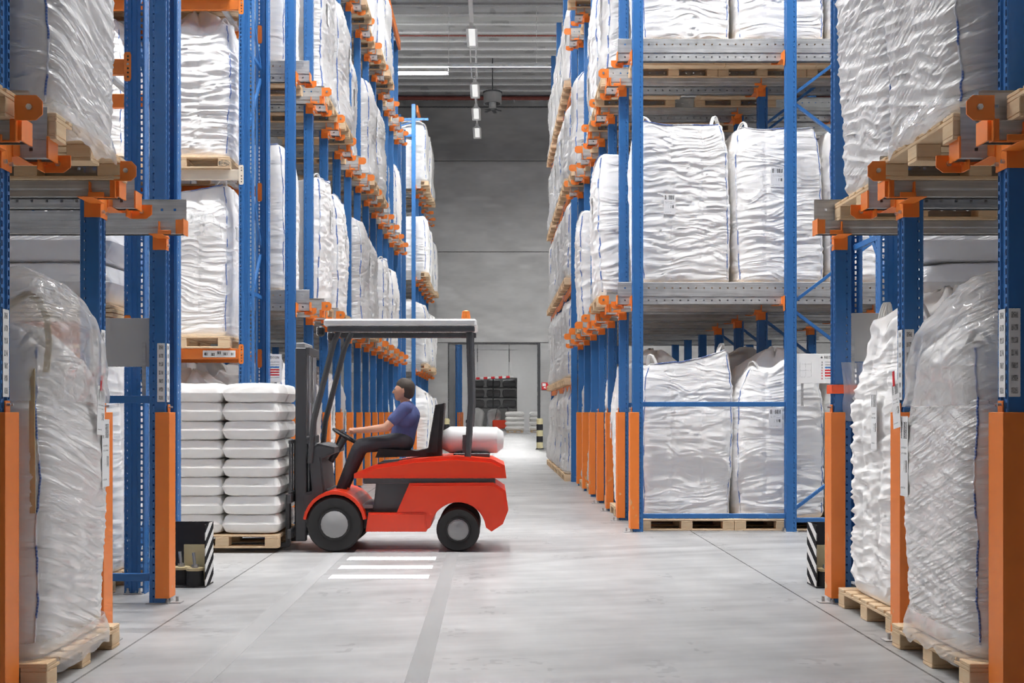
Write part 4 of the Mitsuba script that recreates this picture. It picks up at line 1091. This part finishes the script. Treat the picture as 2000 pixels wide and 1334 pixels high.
# white sack stacks beyond the doorway
LAYER = ply(sack_mesh(1.45, 1.1, 0.36, 5), SACK, True)
for j, (x, y) in enumerate(((1.62, 83.5), (3.42, 84.5))):
    where = ('left', 'right')[j]
    p = thing('pallet', f'pallet under the {where} white sack stack beyond the doorway', 'pallet'); inst(p, PALF, at(x, y, 0))
    for i in range(4):
        s = thing('sack_layer', f'{("bottom", "second", "third", "top")[i]} layer of the {where} white sack stack beyond the doorway', 'sacks')
        scene[s] = {**LAYER, 'to_world': at(x, y, 0.145 + i * 0.345, 180 * (i % 2))}
# loads seen through the second doorway
GB = [ply(sack_mesh(1.2, 1.0, 0.62, s), BALE, True) for s in (11, 12)]
k = thing('storage_rack', 'grey storage rack behind the second doorway', 'pallet rack')
for z in (1.9, 2.75, 3.6): part(k, 'shelf', M().cbox((-1.95, 95.4, z - 0.08), (2.1, 96.6, z), 0.005).ply(DARK))
for x in (-1.95, 0.05, 2.1): part(k, 'upright', M().cbox((x - 0.05, 95.4, 0), (x + 0.05, 95.5, 4.6), 0.005).ply(DARK))
for i, z in enumerate((1.9, 2.75, 3.6)):
    for j in range(3):
        s = thing('grey_bale', f'grey wrapped bale, {("lower", "middle", "upper")[i]} shelf, {("left", "centre", "right")[j]}, behind the second doorway', 'bale')
        scene[s] = {**GB[(i + j) % 2], 'to_world': at(-1.25 + j * 1.33, 96.0, z + 0.002)}
for j, x in enumerate((-1.35, 0.1)):
    load(HOODS[j], x, 95.0, 0, -90, f'behind the second doorway, {("left", "centre")[j]}', False, 'grey film-covered bulk bag', sc=0.85, dz=0.0, pallet=False)
k = thing('pallet_truck', 'red pallet truck standing in the second doorway', 'pallet truck')
T = at(0.75, 93.6, 0)
part(k, 'body', M().cbox((-0.75, -0.35, 0.15), (0.65, 0.35, 0.85), 0.06).ply(RED), T)
part(k, 'mast', M().cbox((0.45, -0.3, 0.85), (0.6, 0.3, 1.95), 0.02).ply(DARK), T)
part(k, 'guard', M().bar((-0.7, 0, 1.95), (0.55, 0, 2.05), 0.5, 0.04).bar((-0.6, 0.2, 0.85), (-0.3, 0.2, 1.95), 0.05, 0.05).bar((-0.6, -0.2, 0.85), (-0.3, -0.2, 1.95), 0.05, 0.05).ply(DARK), T)
for x in (-0.5, 0.4):
    part(k, 'wheel', M().lathe([(0, -0.36), (0.17, -0.36), (0.17, 0.36), (0, 0.36)], 20, 'y').ply(RUBBER), T @ at(x, 0, 0.17))
# EPAL stamp on the pallet of the left selective bay
def epal(pal, x, y, z):
    t = meshkit.text_mesh('EPAL', 0.035, 0.001, bold=True)
    v = np.array(t.vertices)[:, [0, 2, 1]] * [1, -1, 1]
    v[:, 0] -= v[:, 0].mean()
    v += [x, y - 0.001, z]
    part(pal, 'stamp', ply(trimesh.Trimesh(v, t.faces[:, ::-1], process=False), DARK), None, 'EPAL stamp')
    a = np.linspace(0, 2 * np.pi, 25)
    part(pal, 'stamp_ring', M().tube(np.column_stack([x + 0.068 * np.cos(a), 0 * a + y - 0.001, z + 0.017 + 0.034 * np.sin(a)]), 0.0025, 4, False).ply(DARK))
epal(PAL_EPAL, -3.80 + 0.5275, 14.5 - 0.6, 4.47 + 0.045)

# ------------------------------------------------------------------ forklift (local u forward = -x of the hall)
FX, FY = -1.69, 12.75
FT = at(FX, FY, 0, 180)
k = FORK = thing('forklift', 'red counterbalance forklift driving left across the aisle with a load', 'forklift')
def fp(name, m, mt, smooth=False, label=None, parent=None):
    return part(parent or FORK, name, m.ply(mt, smooth), FT, label)
def wheel(u, v, r, w):
    t = [(0, -w / 2), (r * 0.55, -w / 2), (r * 0.6, -w / 2 + 0.02), (r * 0.93, -w / 2), (r, -w / 2 + 0.03), (r, w / 2 - 0.03), (r * 0.93, w / 2), (r * 0.6, w / 2 - 0.02), (r * 0.55, w / 2), (0, w / 2)]
    k_ = fp('wheel', M().lathe(t, 32, 'y', (u, v, r)), RUBBER, 35)
    s_ = 1 if v > 0 else -1
    scene[k_ + '__hub'] = {**M().lathe([(0, 0.0), (r * 0.52, 0.0), (r * 0.42, 0.03), (r * 0.15, 0.045), (0, 0.045)], 20, 'y', (0, 0, 0)).ply(MIDGREY, 35), 'to_world': FT @ at(u, v + s_ * (w / 2 - 0.01), r, s=[1, s_, 1])}
for v in (-0.45, 0.45): wheel(0.0, v, 0.30, 0.20)
for v in (-0.40, 0.40): wheel(-1.32, v, 0.235, 0.17)
# lower frame with step, red
def rprism(poly, v0, v1, c=0.03):
    P = Polygon(poly).buffer(0)
    if P.geom_type != 'Polygon': P = max(P.geoms, key=lambda g_: g_.area)
    t0 = trimesh.creation.extrude_polygon(P, (v1 - v0) - 2 * c, engine='earcut')
    m = M(); v = np.array(t0.vertices); v[:, 2] += v0 + c; m.add(v[:, [0, 2, 1]], t0.faces)
    for s in (0, 1):
        Q = P.buffer(-c, join_style=2)
        if Q.is_empty: continue
        if Q.geom_type != 'Polygon': Q = max(Q.geoms, key=lambda g_: g_.area)
        t1 = trimesh.creation.extrude_polygon(Q, c * 0.999, engine='earcut'); vv = np.array(t1.vertices); vv[:, 2] += v0 if s == 0 else v1 - c
        m.add(vv[:, [0, 2, 1]], t1.faces)
    return m
fp('frame', rprism([(0.36, 0.34), (0.36, 0.62), (0.22, 0.66), (0.10, 0.66), (-0.05, 0.46), (-0.40, 0.46), (-0.62, 0.66), (-0.95, 0.70), (-0.98, 0.24), (0.28, 0.24)], -0.40, 0.40), DARK)
fp('side_step', rprism([(-0.33, 0.22), (-0.36, 0.42), (-0.98, 0.42), (-0.98, 0.22)], -0.54, 0.54, 0.015), RED)
arch = [(-1.32 + 0.30 * math.cos(a), 0.235 + 0.30 * math.sin(a)) for a in np.linspace(math.pi * 0.97, 0.03 * math.pi, 14)]
fp('front_fender', rprism([(0.34 * math.cos(a), 0.30 + 0.36 * math.sin(a)) for a in np.linspace(0.05 * math.pi, 0.95 * math.pi, 14)] + [(0.31 * math.cos(a), 0.30 + 0.32 * math.sin(a)) for a in np.linspace(0.95 * math.pi, 0.05 * math.pi, 14)], -0.56, 0.56, 0.008), RED)
fp('counterweight', rprism([(-0.66, 0.42), (-0.80, 0.74), (-1.70, 0.745), (-1.83, 0.66), (-1.86, 0.45), (-1.80, 0.30), (-1.68, 0.22)] + arch[:: 1] + [(-0.98, 0.24), (-0.98, 0.42)], -0.54, 0.54, 0.03), RED)
fp('hood', rprism([(-0.20, 0.79), (-0.20, 0.84), (-0.42, 0.93), (-0.85, 1.00), (-1.30, 1.03), (-1.68, 1.00), (-1.82, 0.93), (-1.84, 0.79)], -0.53, 0.53, 0.04), RED)
fp('hood_gap', M().cbox((-1.72, -0.48, 0.73), (-0.30, 0.48, 0.80), 0.01), DARK)
fp('engine_cover', rprism([(-0.40, 0.44), (-0.45, 0.95), (-1.1, 1.01), (-1.1, 0.46)], -0.42, 0.42, 0.02), DARK)
fp('floor_plate', M().cbox((-0.40, -0.42, 0.46), (0.12, 0.42, 0.50), 0.008), MIDGREY)
fp('dashboard', rprism([(0.10, 0.50), (0.26, 0.62), (0.30, 1.08), (0.20, 1.16), (0.02, 1.12), (0.02, 1.06), (0.16, 1.00), (0.12, 0.62)], -0.42, 0.42, 0.02), DARK)
fp('steering_column', M().cyl((0.12, -0.02, 0.95), (-0.05, -0.02, 1.23), 0.035, 12), DARK, 35)
a = np.linspace(0, 2 * np.pi, 33); dx, dz = math.cos(1.03), math.sin(1.03)
ring = np.column_stack([-0.05 + 0.16 * np.cos(a) * 0.857, -0.02 + 0.16 * np.sin(a), 1.23 + 0.16 * np.cos(a) * 0.515])
m = M().tube(ring, 0.014, 8, False)
for q in (0, 11, 22): m.cyl((-0.05, -0.02, 1.23), ring[q], 0.010, 6)
fp('steering_wheel', m, BLACK, True)
for v in (-0.2, -0.27, -0.34): fp('lever', M().cyl((0.10, v, 1.1), (0.02, v, 1.28), 0.008, 6).lathe([(0, -0.02), (0.02, 0), (0, 0.02)], 10, 'z', (0.02, v, 1.29)), BLACK)
fp('seat', rprism([(-0.40, 1.00), (-0.44, 1.10), (-0.86, 1.075), (-0.98, 1.10), (-1.06, 1.58), (-1.16, 1.60), (-1.12, 1.02)], -0.24, 0.24, 0.04), BLACK)
# gas bottle over the counterweight
fp('gas_bottle', M().lathe([(0, -0.36), (0.09, -0.35), (0.145, -0.28), (0.15, 0.24), (0.10, 0.33), (0.04, 0.36), (0.04, 0.42), (0, 0.42)], 24, 'x', (-1.46, 0, 1.19)), STEELW, 35, 'pale grey gas bottle')
fp('bottle_bracket', M().cbox((-1.66, -0.2, 1.0), (-1.26, 0.2, 1.05), 0.01).cbox((-1.40, -0.17, 1.03), (-1.36, -0.155, 1.25), 0.003).cbox((-1.40, 0.155, 1.03), (-1.36, 0.17, 1.25), 0.003), DARK)
# overhead guard
for v in (-0.46, 0.46):
    fp('guard_leg', M().tube([(0.28, v * 0.92, 0.95), (0.24, v * 0.95, 1.4), (0.02, v, 2.25), (-0.06, v, 2.42)], 0.032, 8), DARK, True)
    fp('guard_leg', M().tube([(-1.42, v * 0.95, 0.98), (-1.46, v, 1.6), (-1.44, v, 2.42)], 0.036, 8), DARK, True)
m = M().cbox((-1.52, -0.52, 2.42), (-1.44, 0.52, 2.50), 0.02).cbox((0.02, -0.52, 2.42), (0.12, 0.52, 2.50), 0.02)
m.cbox((-1.52, -0.54, 2.42), (0.12, -0.46, 2.50), 0.02).cbox((-1.52, 0.46, 2.42), (0.12, 0.54, 2.50), 0.02)
fp('overhead_guard', m, STEELW, False, 'pale roof frame')
for i in range(9): 
    u = -1.34 + i * 0.16
    fp('guard_bar', M().cbox((u - 0.02, -0.47, 2.43), (u + 0.02, 0.47, 2.47), 0.006), DARK)
fp('guard_edge', M().cbox((-1.50, -0.535, 2.36), (0.08, -0.475, 2.418), 0.01), DARK)
fp('guard_edge', M().cbox((-1.50, 0.475, 2.36), (0.08, 0.535, 2.418), 0.01), DARK)
for v in (-0.40, 0.40):
    kk = fp('work_lamp', M().cbox((0.13, v - 0.06, 2.32), (0.20, v + 0.06, 2.43), 0.02), BLACK)
    scene[kk + '__lens'] = {**M().cbox((0.20, v - 0.05, 2.33), (0.206, v + 0.05, 2.42), 0.002).ply(WHITE), 'to_world': FT}
fp('rear_beacon', M().lathe([(0, 0), (0.05, 0), (0.05, 0.03), (0.04, 0.10), (0, 0.115)], 16, 'z', (-1.40, 0.3, 2.50)), ORANGE, 35)
# mast
for v in (-0.33, 0.33):
    fp('mast_rail', M().cbox((0.33, v - 0.035, 0.10), (0.45, v + 0.035, 2.20), 0.01), DARK)
    fp('inner_mast_rail', M().cbox((0.36, v - 0.09 * np.sign(v) - 0.03, 0.12), (0.46, v - 0.09 * np.sign(v) + 0.03, 2.26), 0.01), MIDGREY)
    fp('lift_cylinder', M().cyl((0.33, v * 0.62, 0.15), (0.33, v * 0.62, 1.6), 0.03, 12).cyl((0.33, v * 0.62, 1.6), (0.33, v * 0.62, 2.18), 0.018, 10), BOLT, 35)
    fp('lift_chain', M().cbox((0.44, v * 0.35 - 0.015, 0.5), (0.452, v * 0.35 + 0.015, 2.2), 0.002), BOLT)
for z in (0.25, 1.15, 2.12): fp('mast_crossbar', M().cbox((0.30, -0.36, z), (0.345, 0.36, z + 0.09), 0.008), DARK)
fp('mast_crossbar', M().cbox((0.36, -0.27, 2.18), (0.46, 0.27, 2.26), 0.008), MIDGREY)
for z in (0.14, 0.52): fp('carriage_bar', M().cbox((0.475, -0.50, z), (0.515, 0.50, z + 0.10), 0.006), DARK)
for v in np.linspace(-0.46, 0.46, 7): fp('load_backrest_bar', M().cbox((0.48, v - 0.012, 0.62), (0.50, v + 0.012, 1.18), 0.003), DARK)
fp('load_backrest', M().cbox((0.478, -0.48, 1.16), (0.505, 0.48, 1.20), 0.004).cbox((0.478, -0.48, 0.60), (0.505, 0.48, 0.64), 0.004), DARK)
for v in (-0.28, 0.28):
    fp('fork', M().prism([(0.52, 0.60), (0.56, 0.60), (0.56, 0.075), (1.68, 0.045), (1.68, 0.035), (0.53, 0.035), (0.52, 0.05)], v - 0.055, v + 0.055), DARK)
# load: pallet and sacks
LX = FX - 0.59 - 0.60
p = thing('pallet', 'wooden pallet carried low on the forks of the red forklift', 'pallet')
inst(p, PAL, at(LX, FY, 0.052))
ST = [ply(sack_mesh(0.62, 0.60, 0.215, s), SACK, True) for s in (31, 32, 33)]
for i in range(8):
    for j in range(4):
        s = thing('sack', f'white sack, {ORD[7 - i]} layer from the top of the forklift load, {("right", "left")[j % 2]} {("back", "front")[j // 2]}', 'sack', 'white sacks carried by the forklift')
        scene[s] = {**ST[(i + j) % 3], 'to_world': at(LX - 0.3 + 0.6 * (j % 2), FY - 0.3 + 0.6 * (j // 2), 0.197 + i * 0.200, 180 * ((i + j) % 2))}

# ------------------------------------------------------------------ the driver
def bone_mesh(chains, refine=0.025, rounds=12):
    tot = None
    for pts in chains:
        for (p, r), (q, s) in zip(pts[:-1], pts[1:]):
            A = m3.Manifold.sphere(r, 20).translate(list(p)); B = m3.Manifold.sphere(s, 20).translate(list(q))
            h = m3.Manifold.batch_hull([A, B])
            tot = h if tot is None else tot + h
    tot = tot.refine_to_length(refine)
    mm = tot.to_mesh(); t = trimesh.Trimesh(mm.vert_properties[:, :3], mm.tri_verts, process=True)
    trimesh.smoothing.filter_taubin(t, iterations=rounds)
    return t
k = thing('person', 'driver in a blue shirt seated at the wheel of the red forklift', 'person')
hip, chest, neck = (-0.68, 0, 1.19), (-0.74, 0, 1.46), (-0.72, 0, 1.60)
head = (-0.69, 0, 1.74)
def arm_pts(s): return [((-0.73, s * 0.19, 1.545), 0.058), ((-0.52, s * 0.25, 1.33), 0.046), ((-0.25, s * 0.16, 1.30), 0.034), ((-0.19, s * 0.15, 1.30), 0.03)]
def leg_pts(s): return [((-0.66, s * 0.09, 1.18), 0.088), ((-0.24, s * 0.14, 1.13), 0.07), ((-0.20, s * 0.15, 1.08), 0.064), ((-0.02, s * 0.14, 0.66), 0.045), ((0.0, s * 0.14, 0.57), 0.042)]
body = [[(hip, 0.13), ((-0.71, 0, 1.33), 0.125), (chest, 0.13), ((-0.73, 0, 1.54), 0.09), (neck, 0.055), ((-0.705, 0, 1.66), 0.055)],
        [((-0.73, -0.17, 1.54), 0.065), ((-0.73, 0.17, 1.54), 0.065)], [((-0.73, -0.10, 1.44), 0.11), ((-0.73, 0.10, 1.44), 0.11)]]
for s in (-1, 1): body += [arm_pts(s), leg_pts(s)]
# hands: palm, four fingers and a thumb closing on the rim
for s in (-1, 1):
    c = np.array([-0.165, s * 0.145, 1.295])
    body.append([((-0.20, s * 0.15, 1.30), 0.026), (tuple(c), 0.028)])
# head
body.append([((head[0] - 0.02, 0, 1.765), 0.095), ((head[0] + 0.015, 0, 1.735), 0.086), ((head[0] + 0.045, 0, 1.675), 0.050)])
body.append([((head[0] + 0.085, 0, 1.755), 0.012), ((head[0] + 0.108, 0, 1.722), 0.014)])
for s in (-1, 1): body.append([((head[0] - 0.01, s * 0.088, 1.755), 0.014), ((head[0] - 0.01, s * 0.09, 1.715), 0.011)])
t = bone_mesh(body, 0.02, 8)
part(k, 'body', ply(t, SKIN, True), FT)
for s in (-1, 1):
    ch = []
    for j in range(4):
        y0 = s * (0.118 + j * 0.018)
        l = (0.9, 1.0, 0.95, 0.75)[j]
        ch.append([((-0.150, y0, 1.315 - 0.006 * j), 0.0095), ((-0.150 + 0.042 * l, y0, 1.318 - 0.006 * j), 0.009), ((-0.150 + 0.058 * l, y0, 1.293 - 0.006 * j), 0.0085), ((-0.150 + 0.040 * l, y0, 1.272 - 0.006 * j), 0.008)])
    ch.append([((-0.165, s * 0.125, 1.285), 0.012), ((-0.140, s * 0.108, 1.270), 0.010), ((-0.115, s * 0.112, 1.265), 0.009)])
    part(k, 'fingers', ply(bone_mesh(ch, 0.006, 4), SKIN, True), FT)
sh = [[(hip, 0.142), ((-0.71, 0, 1.33), 0.137), (chest, 0.142), ((-0.73, 0, 1.555), 0.085)], [((-0.73, -0.17, 1.54), 0.077), ((-0.73, 0.17, 1.54), 0.077)], [((-0.73, -0.10, 1.44), 0.122), ((-0.73, 0.10, 1.44), 0.122)]]
for s in (-1, 1): sh.append([((-0.73, s * 0.19, 1.545), 0.072), ((-0.60, s * 0.228, 1.415), 0.064)])
part(k, 'shirt', ply(bone_mesh(sh, 0.03, 6), SHIRT, True), FT, 'blue shirt')
tr = []
for s in (-1, 1): tr.append([(p_, r_ + 0.012) for p_, r_ in leg_pts(s)][:4])
tr.append([((-0.68, -0.05, 1.17), 0.13), ((-0.68, 0.05, 1.17), 0.13)])
part(k, 'trousers', ply(bone_mesh(tr, 0.03, 6), TROUSER, True), FT, 'dark trousers')
for s in (-1, 1):
    part(k, 'shoe', ply(bone_mesh([[((-0.03, s * 0.14, 0.545), 0.042), ((0.08, s * 0.14, 0.54), 0.036), ((0.12, s * 0.14, 0.535), 0.030)]], 0.02, 4), BLACK, True), FT)
hr = bone_mesh([[((head[0] - 0.035, 0, 1.775), 0.102), ((head[0] - 0.01, 0, 1.80), 0.085)], [((head[0] - 0.05, 0, 1.72), 0.08), ((head[0] - 0.035, 0, 1.775), 0.1)]], 0.02, 4)
part(k, 'hair', ply(hr, HAIR, True), FT, 'short dark hair')
for s in (-1, 1):
    part(k, 'eye', M().tm(trimesh.creation.icosphere(2, 0.012)).ply(DARK, True), FT @ at(head[0] + 0.084, s * 0.034, 1.752))
part(k, 'mouth', M().cbox((head[0] + 0.088, -0.022, 1.684), (head[0] + 0.094, 0.022, 1.690), 0.002).ply(mat('lips', princ(lin(165, 92, 84), 0.5))), FT)
